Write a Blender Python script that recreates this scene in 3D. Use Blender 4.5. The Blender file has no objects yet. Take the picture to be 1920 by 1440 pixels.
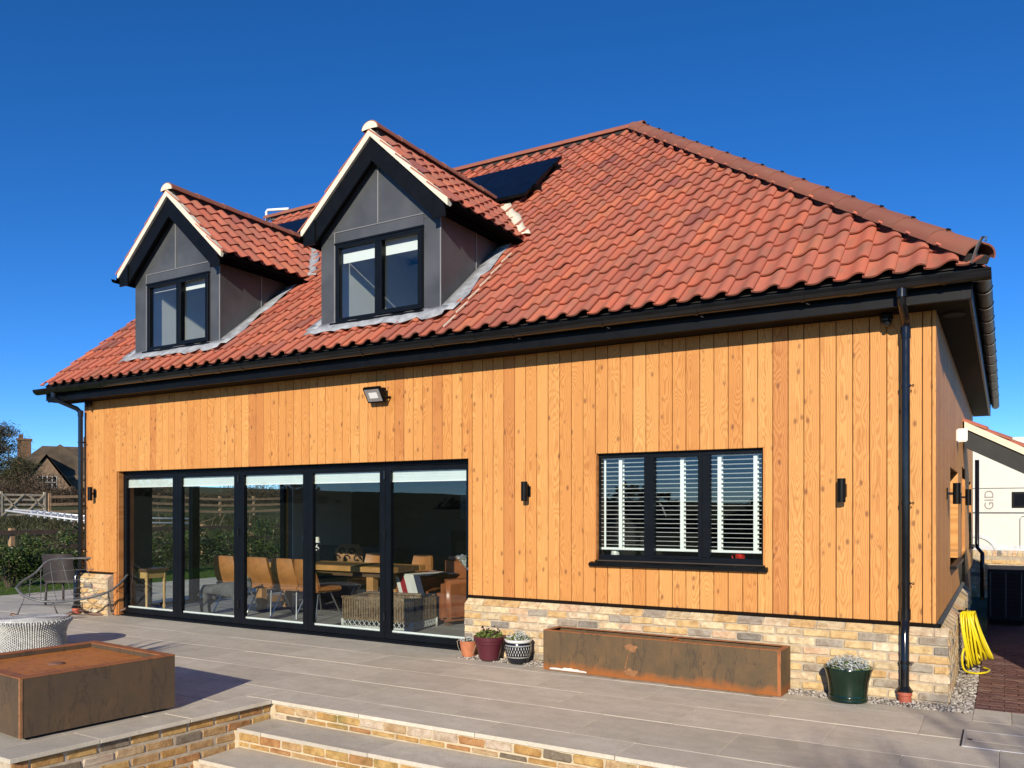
import bpy, bmesh, math, random
import numpy as np
from mathutils import Vector, Matrix
rnd = random.Random(11)
R = math.radians
SC = bpy.context.scene
COL = SC.collection

# ------------------------------------------------------------------ camera, sky, sun, exposure
cam = bpy.data.cameras.new('camera')
cam.sensor_width = 36.0
cam.lens = 1565 / 1920 * 36.0
cam.shift_y = 235 / 1920
cam.clip_start = 0.05
cam.clip_end = 3000
camo = bpy.data.objects.new('camera', cam)
COL.objects.link(camo)
camo.location = (0.483, -7.532, 1.55)
camo.rotation_euler = (R(90), 0, R(30.6))
SC.camera = camo

SUN_EL = R(20.8)
SUN_DIR = Vector((0.292 * math.cos(SUN_EL), -0.956 * math.cos(SUN_EL), math.sin(SUN_EL)))   # towards the sun
world = bpy.data.worlds.new('World')
SC.world = world
world.use_nodes = True
wn = world.node_tree
wn.nodes.clear()
sky = wn.nodes.new('ShaderNodeTexSky')
sky.sky_type = 'NISHITA'
sky.sun_disc = False
sky.sun_elevation = SUN_EL
sky.sun_rotation = math.atan2(SUN_DIR.x, SUN_DIR.y)
sky.air_density = 1.0
sky.dust_density = 0.0
sky.ozone_density = 3.2
sky.altitude = 5500
hsv = wn.nodes.new('ShaderNodeHueSaturation')
hsv.inputs['Saturation'].default_value = 1.245
hsv.inputs['Value'].default_value = 1.08
hsv.inputs['Hue'].default_value = 0.506
bg = wn.nodes.new('ShaderNodeBackground')
bg.inputs['Strength'].default_value = 0.15
wo = wn.nodes.new('ShaderNodeOutputWorld')
wn.links.new(sky.outputs[0], hsv.inputs['Color'])
wn.links.new(hsv.outputs[0], bg.inputs['Color'])
wn.links.new(bg.outputs[0], wo.inputs['Surface'])

sun = bpy.data.lights.new('sun', 'SUN')
sun.energy = 5.0
sun.angle = R(0.53)
sun.color = (1.0, 0.90, 0.76)
suno = bpy.data.objects.new('sun', sun)
COL.objects.link(suno)
suno.location = (6, -20, 12)
suno.rotation_euler = (-SUN_DIR).to_track_quat('-Z', 'Y').to_euler()

SC.view_settings.view_transform = 'Standard'
SC.view_settings.look = 'None'
SC.view_settings.gamma = 1.0
SC.view_settings.use_curve_mapping = False
SC.view_settings.exposure = 0.15
SC.render.engine = 'CYCLES'
SC.cycles.use_denoising = True
SC.cycles.max_bounces = 8
SC.cycles.diffuse_bounces = 4
SC.cycles.glossy_bounces = 4
SC.cycles.transparent_max_bounces = 24
SC.cycles.caustics_reflective = False
SC.cycles.caustics_refractive = False
SC.cycles.sample_clamp_indirect = 6.0

# ------------------------------------------------------------------ node helper and materials
class G:
    def __init__(s, name):
        s.m = bpy.data.materials.new(name)
        s.m.use_nodes = True
        s.t = s.m.node_tree
        s.t.nodes.clear()
        s.out = s.t.nodes.new('ShaderNodeOutputMaterial')

    def n(s, typ, ins=None, **kw):
        nd = s.t.nodes.new('ShaderNode' + typ)
        for k, v in kw.items():
            setattr(nd, k, v)
        for k, v in (ins or {}).items():
            sk = nd.inputs[k]
            if isinstance(v, bpy.types.NodeSocket):
                s.t.links.new(v, sk)
            elif isinstance(v, bpy.types.Node):
                s.t.links.new(v.outputs[0], sk)
            else:
                if sk.type == 'RGBA' and len(v) == 3:
                    v = (*v, 1)
                sk.default_value = v
        return nd

    def math(s, op, a, b=0.0, c=0.0):
        return s.n('Math', {0: a, 1: b, 2: c}, operation=op).outputs[0]

    def mix(s, f, a, b, mode='MIX'):
        nd = s.n('Mix', {0: f, 6: a, 7: b}, data_type='RGBA', blend_type=mode)
        return nd.outputs[2]

    def ramp(s, f, stops, interp='LINEAR'):
        nd = s.n('ValToRGB', {0: f})
        cr = nd.color_ramp
        cr.interpolation = interp
        while len(cr.elements) < len(stops):
            cr.elements.new(0.5)
        for e, (p, c) in zip(cr.elements, stops):
            e.position = p
            e.color = (*c, 1) if len(c) == 3 else c
        return nd.outputs[0]

    def noise(s, vec, scale, detail=4.0, rough=0.55, dist=0.0):
        return s.n('TexNoise', {'Vector': vec, 'Scale': scale, 'Detail': detail, 'Roughness': rough, 'Distortion': dist}).outputs[0]

    def map(s, vec, scale=(1, 1, 1), loc=(0, 0, 0), rot=(0, 0, 0)):
        return s.n('Mapping', {'Vector': vec, 'Scale': scale, 'Location': loc, 'Rotation': rot}).outputs[0]

    def rand(s):
        """per piece random: the object's random plus the 'tint' attribute of joined pieces"""
        a = s.n('Attribute', attribute_name='tint').outputs['Fac']
        o = s.n('ObjectInfo').outputs['Random']
        return s.math('FRACT', s.math('ADD', a, o))

    def coord(s, k='Object'):
        return s.n('TexCoord').outputs[k]

    def bump(s, h, strength=0.3, dist=0.01):
        return s.n('Bump', {'Height': h, 'Strength': strength, 'Distance': dist}).outputs[0]

    def principled(s, color, rough=0.6, metal=0.0, normal=None, spec=0.5, **kw):
        ins = {'Base Color': color, 'Roughness': rough, 'Metallic': metal, 'Specular IOR Level': spec}
        if normal is not None:
            ins['Normal'] = normal
        ins.update(kw)
        p = s.n('BsdfPrincipled', ins)
        s.t.links.new(p.outputs[0], s.out.inputs['Surface'])
        return s.m


M = {}


def plain(name, color, rough=0.5, metal=0.0, vary=0.12, scale=6.0, bump=0.0, bscale=60.0, spec=0.5):
    g = G(name)
    c = g.coord()
    nz = g.noise(c, scale, 5)
    lo = tuple(x * (1 - vary) for x in color)
    hi = tuple(min(1, x * (1 + vary)) for x in color)
    col = g.ramp(nz, [(0.3, lo), (0.7, hi)])
    rr = g.math('ADD', g.math('MULTIPLY', g.noise(c, scale * 2.3, 3), 0.16), max(0.02, rough - 0.08))
    nm = g.bump(g.noise(c, bscale, 4), bump, 0.004) if bump else None
    M[name] = g.principled(col, rr, metal, nm, spec)
    return M[name]


def wood_clad(name, dark=(0.56, 0.24, 0.07), mid=(0.61, 0.275, 0.075), light=(0.70, 0.36, 0.112), axis=2):
    g = G(name)
    gen = g.n('SeparateXYZ', {0: g.coord('Generated')})
    ob = g.n('SeparateXYZ', {0: g.coord('Object')})
    rn = g.rand()
    r2 = g.math('FRACT', g.math('MULTIPLY', rn, 17.31))
    r3 = g.math('FRACT', g.math('MULTIPLY', rn, 71.7))
    gx = gen.outputs[0] if axis == 2 else g.math('FRACT', g.math('DIVIDE', g.math('SUBTRACT', ob.outputs[1], 0.024), 0.1325))
    x = g.math('ADD', g.math('MULTIPLY', gx, 0.13), g.math('MULTIPLY', r2, 0.11))
    x = g.math('SUBTRACT', x, 0.12)
    z = g.math('ADD', ob.outputs[2], g.math('MULTIPLY', rn, 137.0))
    zc = g.n('CombineXYZ', {0: g.math('MULTIPLY', r3, 50.0), 1: rn, 2: z})
    slow = g.noise(g.map(zc, (1, 1, 0.9)), 1.0, 3, 0.5)
    warp = g.noise(g.n('CombineXYZ', {0: g.math('MULTIPLY', x, 22.0), 1: rn, 2: g.math('MULTIPLY', z, 2.0)}).outputs[0], 1.0, 3, 0.5)
    y = g.math('ADD', g.math('MULTIPLY', g.math('SUBTRACT', slow, 0.42), 0.42), g.math('MULTIPLY', g.math('SUBTRACT', warp, 0.5), 0.05))
    d = g.math('SQRT', g.math('ADD', g.math('MULTIPLY', x, x), g.math('MULTIPLY', y, y)))
    ring = g.math('SINE', g.math('MULTIPLY', d, 480.0))
    ring = g.math('POWER', g.math('MULTIPLY_ADD', ring, 0.5, 0.5), 1.6)
    # knots
    kv = g.n('CombineXYZ', {0: g.math('MULTIPLY', g.math('ADD', x, g.math('MULTIPLY', rn, 9.0)), 9.0), 1: g.math('MULTIPLY', r3, 40.0), 2: g.math('MULTIPLY', z, 5.2)})
    vo = g.n('TexVoronoi', {'Vector': kv.outputs[0], 'Scale': 1.0, 'Randomness': 1.0}, feature='F1')
    knot = g.ramp(vo.outputs['Distance'], [(0.0, (1, 1, 1)), (0.09, (0.8, 0.8, 0.8)), (0.13, (0.4, 0.4, 0.4)), (0.19, (0, 0, 0))])
    blot = g.ramp(g.noise(kv.outputs[0], 0.55, 4, 0.6), [(0.52, (0, 0, 0)), (0.72, (1, 1, 1))])
    fine = g.noise(g.n('CombineXYZ', {0: g.math('MULTIPLY', x, 420.0), 1: rn, 2: g.math('MULTIPLY', z, 7.0)}).outputs[0], 1.0, 3, 0.6)
    base = g.ramp(rn, [(0.0, dark), (0.07, dark), (0.13, mid), (0.5, tuple((a + b) / 2 for a, b in zip(mid, light))), (0.9, light), (1.0, mid)])
    c = g.mix(g.math('MULTIPLY', ring, 0.55), base, g.mix(1.0, base, (0.62, 0.46, 0.32), 'MULTIPLY'))
    c = g.mix(g.math('MULTIPLY', fine, 0.25), c, g.mix(1.0, c, (0.7, 0.6, 0.5), 'MULTIPLY'))
    c = g.mix(g.math('MULTIPLY', blot, 0.32), c, g.mix(1.0, c, (0.62, 0.5, 0.42), 'MULTIPLY'))
    c = g.mix(g.math('MULTIPLY', knot, 0.75), c, (0.13, 0.045, 0.02))
    nm = g.bump(g.math('ADD', ring, fine), 0.12, 0.002)
    M[name] = g.principled(c, 0.62, 0.0, nm, 0.3)


def brick_mat(name, stops, moss=0.0, dark=0.25):
    g = G(name)
    rn = g.rand()
    c = g.map(g.coord(), loc=(0, 0, 0))
    off = g.n('CombineXYZ', {0: g.math('MULTIPLY', rn, 91.0), 1: g.math('MULTIPLY', rn, 37.0), 2: g.math('MULTIPLY', rn, 53.0)})
    v = g.n('VectorMath', {0: c, 1: off.outputs[0]}, operation='ADD').outputs[0]
    base = g.ramp(rn, stops, 'CONSTANT')
    n1 = g.noise(v, 16, 5, 0.65)
    col = g.mix(g.ramp(n1, [(0.40, (0, 0, 0)), (0.66, (1, 1, 1))]), base, g.mix(1.0, base, (0.66, 0.58, 0.52), 'MULTIPLY'))
    n2 = g.noise(v, 45, 5, 0.7)
    col = g.mix(g.ramp(n2, [(0.60, (0, 0, 0)), (0.72, (dark * 2, dark * 2, dark * 2))]), col, (0.10, 0.08, 0.06))
    n3 = g.noise(v, 30, 4, 0.7)
    col = g.mix(g.ramp(n3, [(0.62, (0, 0, 0)), (0.74, (0.55, 0.55, 0.55))]), col, (0.62, 0.54, 0.42))
    if moss:
        pos = g.coord('Object')
        wp = g.n('NewGeometry').outputs['Position']
        n4 = g.noise(wp, 2.2, 5, 0.6)
        col = g.mix(g.ramp(n4, [(0.56, (0, 0, 0)), (0.68, (moss, moss, moss))]), col, (0.13, 0.12, 0.03))
    nm = g.bump(g.math('ADD', n1, n2), 0.6, 0.008)
    M[name] = g.principled(col, 0.9, 0.0, nm, 0.2)


def stone_mat(name, a, b, streak=(1, 1, 1), joint=False):
    g = G(name)
    rn = g.rand()
    wp = g.n('NewGeometry').outputs['Position']
    off = g.n('CombineXYZ', {0: g.math('MULTIPLY', rn, 71.0), 1: g.math('MULTIPLY', rn, 33.0), 2: 0.0})
    v = g.n('VectorMath', {0: wp, 1: off.outputs[0]}, operation='ADD').outputs[0]
    n1 = g.noise(g.map(v, (1.6, 4.0, 2.0), rot=(0, 0, 0.35)), 1.3, 6, 0.62, 0.6)
    n2 = g.noise(v, 9, 6, 0.7)
    n3 = g.noise(v, 90, 3, 0.6)
    col = g.ramp(n1, [(0.28, a), (0.72, b)])
    col = g.mix(g.ramp(n2, [(0.45, (0, 0, 0)), (0.75, (0.45, 0.45, 0.45))]), col, tuple(x * 0.72 for x in a))
    col = g.mix(0.18, col, g.ramp(n3, [(0.3, (0.1, 0.1, 0.1)), (0.7, (0.9, 0.88, 0.85))]), 'OVERLAY')
    n5 = g.noise(wp, 0.55, 5, 0.6)
    col = g.mix(g.ramp(n5, [(0.44, (0, 0, 0)), (0.70, (0.22, 0.22, 0.22))]), col, tuple(x * y for x, y in zip(a, (0.80, 0.80, 0.84))))
    tone = g.math('MULTIPLY_ADD', rn, 0.24, 0.90)
    col = g.mix(1.0, col, g.n('CombineColor', {0: tone, 1: tone, 2: tone}).outputs[0], 'MULTIPLY')
    nm = g.bump(g.math('ADD', n2, g.math('MULTIPLY', n3, 0.4)), 0.25, 0.004)
    M[name] = g.principled(col, g.math('MULTIPLY_ADD', n2, 0.25, 0.5), 0.0, nm, 0.35)


def tile_mat(name, stops):
    g = G(name)
    rn = g.rand()
    c = g.coord()
    off = g.n('CombineXYZ', {0: g.math('MULTIPLY', rn, 61.0), 1: g.math('MULTIPLY', rn, 29.0), 2: 0.0})
    v = g.n('VectorMath', {0: c, 1: off.outputs[0]}, operation='ADD').outputs[0]
    base = g.ramp(rn, stops)
    n1 = g.noise(g.map(v, (11.0, 2.4, 2.4)), 1.0, 4, 0.55)
    col = g.mix(g.ramp(n1, [(0.46, (0, 0, 0)), (0.72, (0.7, 0.7, 0.7))]), base, (0.26, 0.135, 0.085))
    n2 = g.noise(v, 120, 3, 0.7)
    col = g.mix(g.ramp(n2, [(0.45, (0, 0, 0)), (0.7, (0.3, 0.3, 0.3))]), col, (0.30, 0.13, 0.08))
    n3 = g.noise(v, 9, 5, 0.7)
    col = g.mix(g.ramp(n3, [(0.60, (0, 0, 0)), (0.75, (0.35, 0.35, 0.35))]), col, (0.42, 0.20, 0.12))
    nm = g.bump(g.math('ADD', n2, n1), 0.25, 0.004)
    M[name] = g.principled(col, 0.85, 0.0, nm, 0.25)


def corten_mat(name, bottom=0.0, dark=(0.085, 0.055, 0.036), rust=(0.33, 0.115, 0.035)):
    g = G(name)
    c = g.coord()
    z = g.n('SeparateXYZ', {0: c}).outputs[2]
    n1 = g.noise(g.map(c, (2.0, 2.0, 1.5)), 2.6, 7, 0.68, 0.3)
    n2 = g.noise(c, 60, 5, 0.8)
    n3 = g.noise(g.map(c, (5.0, 5.0, 1.1)), 1.6, 5, 0.6, 1.6)
    col = g.ramp(g.math('ADD', g.math('MULTIPLY', n1, 0.62), g.math('MULTIPLY', n2, 0.38)), [(0.35, dark), (0.52, tuple(a * 0.68 + b * 0.32 for a, b in zip(dark, rust))), (0.78, rust)])
    col = g.mix(g.ramp(n3, [(0.56, (0, 0, 0)), (0.60, (0.5, 0.5, 0.5)), (0.65, (0, 0, 0))]), col, (0.035, 0.028, 0.024))
    if bottom:
        e = g.math('ADD', g.math('SUBTRACT', bottom, z), g.math('MULTIPLY', g.math('SUBTRACT', n1, 0.5), 0.16))
        f = g.ramp(g.math('MULTIPLY', e, 9.0), [(0.0, (0, 0, 0)), (0.6, (0.85, 0.85, 0.85))])
        col = g.mix(f, col, g.mix(n2, (0.40, 0.125, 0.02), (0.26, 0.085, 0.02)))
    nm = g.bump(g.math('ADD', n2, n1), 0.3, 0.004)
    M[name] = g.principled(col, g.math('MULTIPLY_ADD', n2, 0.3, 0.5), 0.0, nm, 0.3)


def glass_mat(name, ior=1.52, tint=(0.93, 0.96, 0.95)):
    g = G(name)
    bf = g.n('NewGeometry').outputs['Backfacing']
    io = g.math('MULTIPLY_ADD', bf, 1 / ior - ior, ior)
    fr = g.n('Fresnel', {'IOR': io}).outputs[0]
    tr = g.n('BsdfTransparent', {'Color': tint})
    c = g.coord()
    nm = g.bump(g.noise(c, 1.3, 2), 0.02, 0.02)
    gl = g.n('BsdfGlossy', {'Roughness': 0.0, 'Color': (0.95, 1.0, 1.0), 'Normal': nm})
    ms = g.n('MixShader', {0: fr, 1: tr.outputs[0], 2: gl.outputs[0]})
    g.t.links.new(ms.outputs[0], g.out.inputs['Surface'])
    M[name] = g.m


def leaf_mat(name, stops, rough=0.45):
    g = G(name)
    a = g.n('Attribute', attribute_name='tint').outputs['Fac']
    col = g.ramp(a, stops)
    p = g.n('BsdfPrincipled', {'Base Color': col, 'Roughness': rough, 'Specular IOR Level': 0.4})
    t = g.n('BsdfTranslucent', {'Color': col})
    ms = g.n('MixShader', {0: 0.25, 1: p.outputs[0], 2: t.outputs[0]})
    g.t.links.new(ms.outputs[0], g.out.inputs['Surface'])
    M[name] = g.m


wood_clad('cladding')
wood_clad('cladding_side', axis=1)
YEL = [(0.0, (0.66, 0.48, 0.235)), (0.15, (0.72, 0.58, 0.35)), (0.30, (0.62, 0.42, 0.19)), (0.44, (0.66, 0.53, 0.35)), (0.55, (0.38, 0.33, 0.255)), (0.63, (0.68, 0.48, 0.30)), (0.75, (0.60, 0.48, 0.29)), (0.86, (0.27, 0.24, 0.195)), (0.92, (0.78, 0.67, 0.45))]
brick_mat('plinth_brick', YEL)
STB = [(0.0, (0.47, 0.28, 0.10)), (0.2, (0.52, 0.34, 0.13)), (0.4, (0.42, 0.22, 0.09)), (0.55, (0.46, 0.30, 0.14)), (0.7, (0.50, 0.36, 0.20)), (0.82, (0.22, 0.18, 0.13)), (0.9, (0.56, 0.46, 0.34))]
brick_mat('step_brick', STB, moss=0.75, dark=0.3)
brick_mat('drive_block', [(0.0, (0.20, 0.105, 0.085)), (0.3, (0.23, 0.125, 0.10)), (0.6, (0.175, 0.095, 0.082)), (0.85, (0.25, 0.15, 0.12))], dark=0.1)
brick_mat('chimney_brick', [(0.0, (0.13, 0.085, 0.05)), (0.5, (0.16, 0.10, 0.06))])
stone_mat('paving', (0.50, 0.45, 0.345), (0.64, 0.58, 0.465))
stone_mat('step_stone', (0.49, 0.44, 0.345), (0.63, 0.575, 0.465))
stone_mat('indoor_tile', (0.20, 0.19, 0.18), (0.33, 0.32, 0.30))
TILES = [(0.0, (0.43, 0.118, 0.072)), (0.14, (0.53, 0.162, 0.100)), (0.28, (0.36, 0.110, 0.075)), (0.42, (0.55, 0.150, 0.082)), (0.54, (0.43, 0.142, 0.095)), (0.66, (0.61, 0.180, 0.090)), (0.78, (0.39, 0.132, 0.094)), (0.90, (0.52, 0.148, 0.086)), (0.98, (0.37, 0.115, 0.08)), (1.0, (0.24, 0.078, 0.07))]
tile_mat('roof_tile', TILES)
tile_mat('ridge_tile', [(0.0, (0.26, 0.092, 0.060)), (0.5, (0.30, 0.105, 0.068)), (1.0, (0.23, 0.085, 0.060))])
corten_mat('corten_planter', bottom=0.085, dark=(0.085, 0.062, 0.034), rust=(0.21, 0.115, 0.045))
corten_mat('corten_table', bottom=0.004, dark=(0.075, 0.055, 0.036), rust=(0.155, 0.092, 0.045))
corten_mat('corten_rim', dark=(0.30, 0.105, 0.035), rust=(0.46, 0.17, 0.05))
corten_mat('corten_basin', dark=(0.44, 0.15, 0.03), rust=(0.62, 0.24, 0.05))
corten_mat('corten_soil', dark=(0.20, 0.10, 0.06), rust=(0.30, 0.17, 0.11))
glass_mat('glass')
plain('black_trim', (0.004, 0.0045, 0.005), 0.45, vary=0.3, spec=0.15)
plain('black_gloss', (0.008, 0.008, 0.009), 0.14, vary=0.3)
plain('frame_grey', (0.0045, 0.006, 0.008), 0.38, vary=0.2, spec=0.16)
plain('soffit', (0.010, 0.008, 0.006), 0.7, vary=0.15, spec=0.05)
plain('zinc', (0.066, 0.070, 0.073), 0.45, vary=0.3, scale=2.2, bump=0.35, bscale=2.5)
plain('zinc_seam', (0.22, 0.22, 0.215), 0.35, vary=0.1)
plain('lead', (0.33, 0.345, 0.355), 0.5, vary=0.35, scale=9, bump=0.5, bscale=14)
plain('mortar', (0.42, 0.35, 0.25), 0.95, vary=0.2, scale=20, bump=0.5, bscale=120)
plain('mortar_pale', (0.52, 0.43, 0.28), 0.95, vary=0.2, scale=14, bump=0.5, bscale=120)
plain('verge_mortar', (0.72, 0.66, 0.50), 0.9, vary=0.12, scale=14, bump=0.4, bscale=60)
plain('underlay', (0.03, 0.025, 0.022), 0.9)
plain('wall_core', (0.05, 0.035, 0.025), 0.9)
plain('plaster', (0.42, 0.42, 0.40), 0.85, vary=0.04)
plain('plaster_white', (0.72, 0.72, 0.70), 0.8, vary=0.03)
plain('dark_paint', (0.09, 0.09, 0.088), 0.8, vary=0.06)
plain('white', (0.86, 0.86, 0.82), 0.5, vary=0.03)
plain('blind_fabric', (0.68, 0.72, 0.68), 0.8, vary=0.05)
plain('cream_body', (0.70, 0.69, 0.60), 0.3, vary=0.03)
plain('steel', (0.42, 0.42, 0.42), 0.3, 0.9)
plain('grey_steel', (0.13, 0.13, 0.13), 0.45, 0.2, vary=0.25, scale=14)
plain('solar_glass', (0.003, 0.004, 0.008), 0.3, vary=0.3, spec=0.12)
plain('leather', (0.36, 0.145, 0.042), 0.45, vary=0.22, scale=9, bump=0.2, bscale=90)
plain('leather_red', (0.28, 0.09, 0.032), 0.35, vary=0.25, scale=7, bump=0.2, bscale=70)
plain('oak', (0.40, 0.20, 0.065), 0.5, vary=0.2, scale=5)
plain('dark_oak', (0.10, 0.055, 0.028), 0.5, vary=0.25, scale=5)
plain('pine', (0.50, 0.31, 0.12), 0.5, vary=0.2, scale=7)
plain('rocker_wood', (0.12, 0.06, 0.035), 0.5, vary=0.25)
plain('joint', (0.62, 0.56, 0.45), 0.95, vary=0.15, scale=4)
plain('joint_dark', (0.10, 0.085, 0.07), 0.95, vary=0.15, scale=4)
plain('terracotta', (0.46, 0.16, 0.07), 0.8, vary=0.2, scale=18, bump=0.3)
plain('red_clay', (0.42, 0.10, 0.055), 0.6, vary=0.12)
plain('maroon_plastic', (0.085, 0.014, 0.022), 0.38, vary=0.12)
plain('navy_glaze', (0.008, 0.009, 0.014), 0.2, vary=0.3)
plain('white_glaze', (0.62, 0.62, 0.56), 0.35, vary=0.1)
plain('green_glaze', (0.004, 0.018, 0.009), 0.12, vary=0.35, scale=8)
plain('soil', (0.035, 0.024, 0.016), 0.95, vary=0.4, scale=40, bump=0.8)
plain('yellow_hose', (0.72, 0.58, 0.012), 0.4, vary=0.12)
plain('red_mug', (0.50, 0.02, 0.012), 0.25, vary=0.2, scale=30)
plain('flag_red', (0.30, 0.012, 0.022), 0.85)
plain('flag_white', (0.66, 0.64, 0.58), 0.85)
plain('flag_blue', (0.03, 0.035, 0.07), 0.85)
plain('lens', (0.75, 0.76, 0.72), 0.3, vary=0.03)
plain('reflector', (0.32, 0.31, 0.30), 0.35, 0.3)
plain('post_wood', (0.34, 0.21, 0.11), 0.85, vary=0.3, scale=8, bump=0.4)
plain('rail_dark', (0.075, 0.048, 0.035), 0.85, vary=0.3, scale=8, bump=0.4)
plain('gate_wood', (0.42, 0.35, 0.24), 0.85, vary=0.25, scale=8, bump=0.4)
plain('alloy', (0.62, 0.63, 0.64), 0.4, 0.4)
plain('old_roof', (0.085, 0.062, 0.038), 0.9, vary=0.4, scale=1.2, bump=0.6, bscale=5)
plain('old_wall', (0.19, 0.125, 0.075), 0.9, vary=0.25, scale=3)
plain('bark', (0.085, 0.062, 0.045), 0.95, vary=0.3, scale=9, bump=0.6)
plain('twig', (0.17, 0.115, 0.07), 0.9, vary=0.3)
plain('letter_grey', (0.30, 0.26, 0.24), 0.5)
plain('stain', (0.40, 0.25, 0.11), 0.8, vary=0.4, scale=14)
plain('matt_black', (0.004, 0.004, 0.0045), 0.8, vary=0.2, spec=0.0)
plain('canopy_grey', (0.036, 0.037, 0.036), 0.6, spec=0.2)
plain('rust_mark', (0.27, 0.125, 0.05), 0.9, vary=0.3, scale=30)
plain('dog_fur', (0.085, 0.082, 0.08), 0.9, vary=0.35, scale=12, bump=0.5)
plain('pattern_dark', (0.03, 0.015, 0.012), 0.9)
plain('pattern_tan', (0.42, 0.22, 0.10), 0.9)
plain('rattan_dark', (0.045, 0.036, 0.032), 0.6, vary=0.3)
plain('mud', (0.085, 0.065, 0.042), 0.95, vary=0.4, scale=2.0, bump=0.6, bscale=8)
leaf_mat('laurel_leaf', [(0.0, (0.020, 0.035, 0.008)), (0.5, (0.05, 0.085, 0.018)), (1.0, (0.11, 0.14, 0.035))], 0.35)
leaf_mat('conifer_leaf', [(0.0, (0.05, 0.048, 0.02)), (0.6, (0.11, 0.10, 0.042)), (1.0, (0.19, 0.165, 0.085))], 0.6)
leaf_mat('treeline_leaf', [(0.0, (0.016, 0.017, 0.010)), (1.0, (0.055, 0.05, 0.028))], 0.8)
leaf_mat('scrub_leaf', [(0.0, (0.05, 0.035, 0.02)), (0.5, (0.11, 0.075, 0.045)), (1.0, (0.19, 0.14, 0.085))], 0.8)
leaf_mat('olive_leaf', [(0.0, (0.03, 0.034, 0.012)), (0.6, (0.075, 0.075, 0.028)), (1.0, (0.13, 0.12, 0.055))], 0.6)
leaf_mat('grass_blade', [(0.0, (0.045, 0.085, 0.012)), (1.0, (0.11, 0.17, 0.03))], 0.7)
leaf_mat('silver_leaf', [(0.0, (0.30, 0.33, 0.30)), (1.0, (0.70, 0.74, 0.72))], 0.7)
leaf_mat('pansy_leaf', [(0.0, (0.05, 0.09, 0.018)), (0.8, (0.22, 0.27, 0.06)), (1.0, (0.38, 0.38, 0.12))], 0.6)
leaf_mat('heuchera_leaf', [(0.0, (0.03, 0.006, 0.01)), (1.0, (0.07, 0.012, 0.02))], 0.6)
leaf_mat('pebble', [(0.0, (0.16, 0.13, 0.11)), (0.4, (0.42, 0.37, 0.31)), (1.0, (0.70, 0.65, 0.57))], 0.8)

g = G('wicker_light')
c = g.coord()
w1 = g.n('TexWave', {'Vector': c, 'Scale': 14.0, 'Distortion': 2.0, 'Detail': 2.0}, bands_direction='Z').outputs['Fac']
M['wicker_light'] = g.principled(g.ramp(g.noise(c, 30, 4), [(0.3, (0.36, 0.36, 0.33)), (0.7, (0.62, 0.62, 0.58))]), 0.6, 0, None, 0.3)
g = G('wicker_brown')
c = g.coord()
M['wicker_brown'] = g.principled(g.ramp(g.noise(c, 26, 4), [(0.3, (0.09, 0.055, 0.028)), (0.7, (0.26, 0.175, 0.095))]), 0.7, 0, None, 0.3)
g = G('terrain')
wp = g.n('NewGeometry').outputs['Position']
n1 = g.noise(wp, 0.35, 6, 0.6)
n2 = g.noise(wp, 6.0, 5, 0.7)
cc = g.ramp(g.math('ADD', g.math('MULTIPLY', n1, 0.6), g.math('MULTIPLY', n2, 0.4)), [(0.35, (0.055, 0.048, 0.022)), (0.5, (0.075, 0.085, 0.028)), (0.65, (0.14, 0.12, 0.06))])
M['terrain'] = g.principled(cc, 0.95, 0, g.bump(n2, 0.8, 0.1), 0.1)
g = G('lawn')
wp = g.n('NewGeometry').outputs['Position']
M['lawn'] = g.principled(g.ramp(g.noise(wp, 9.0, 5, 0.7), [(0.3, (0.045, 0.085, 0.012)), (0.7, (0.10, 0.16, 0.028))]), 0.95, 0, None, 0.1)


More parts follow.
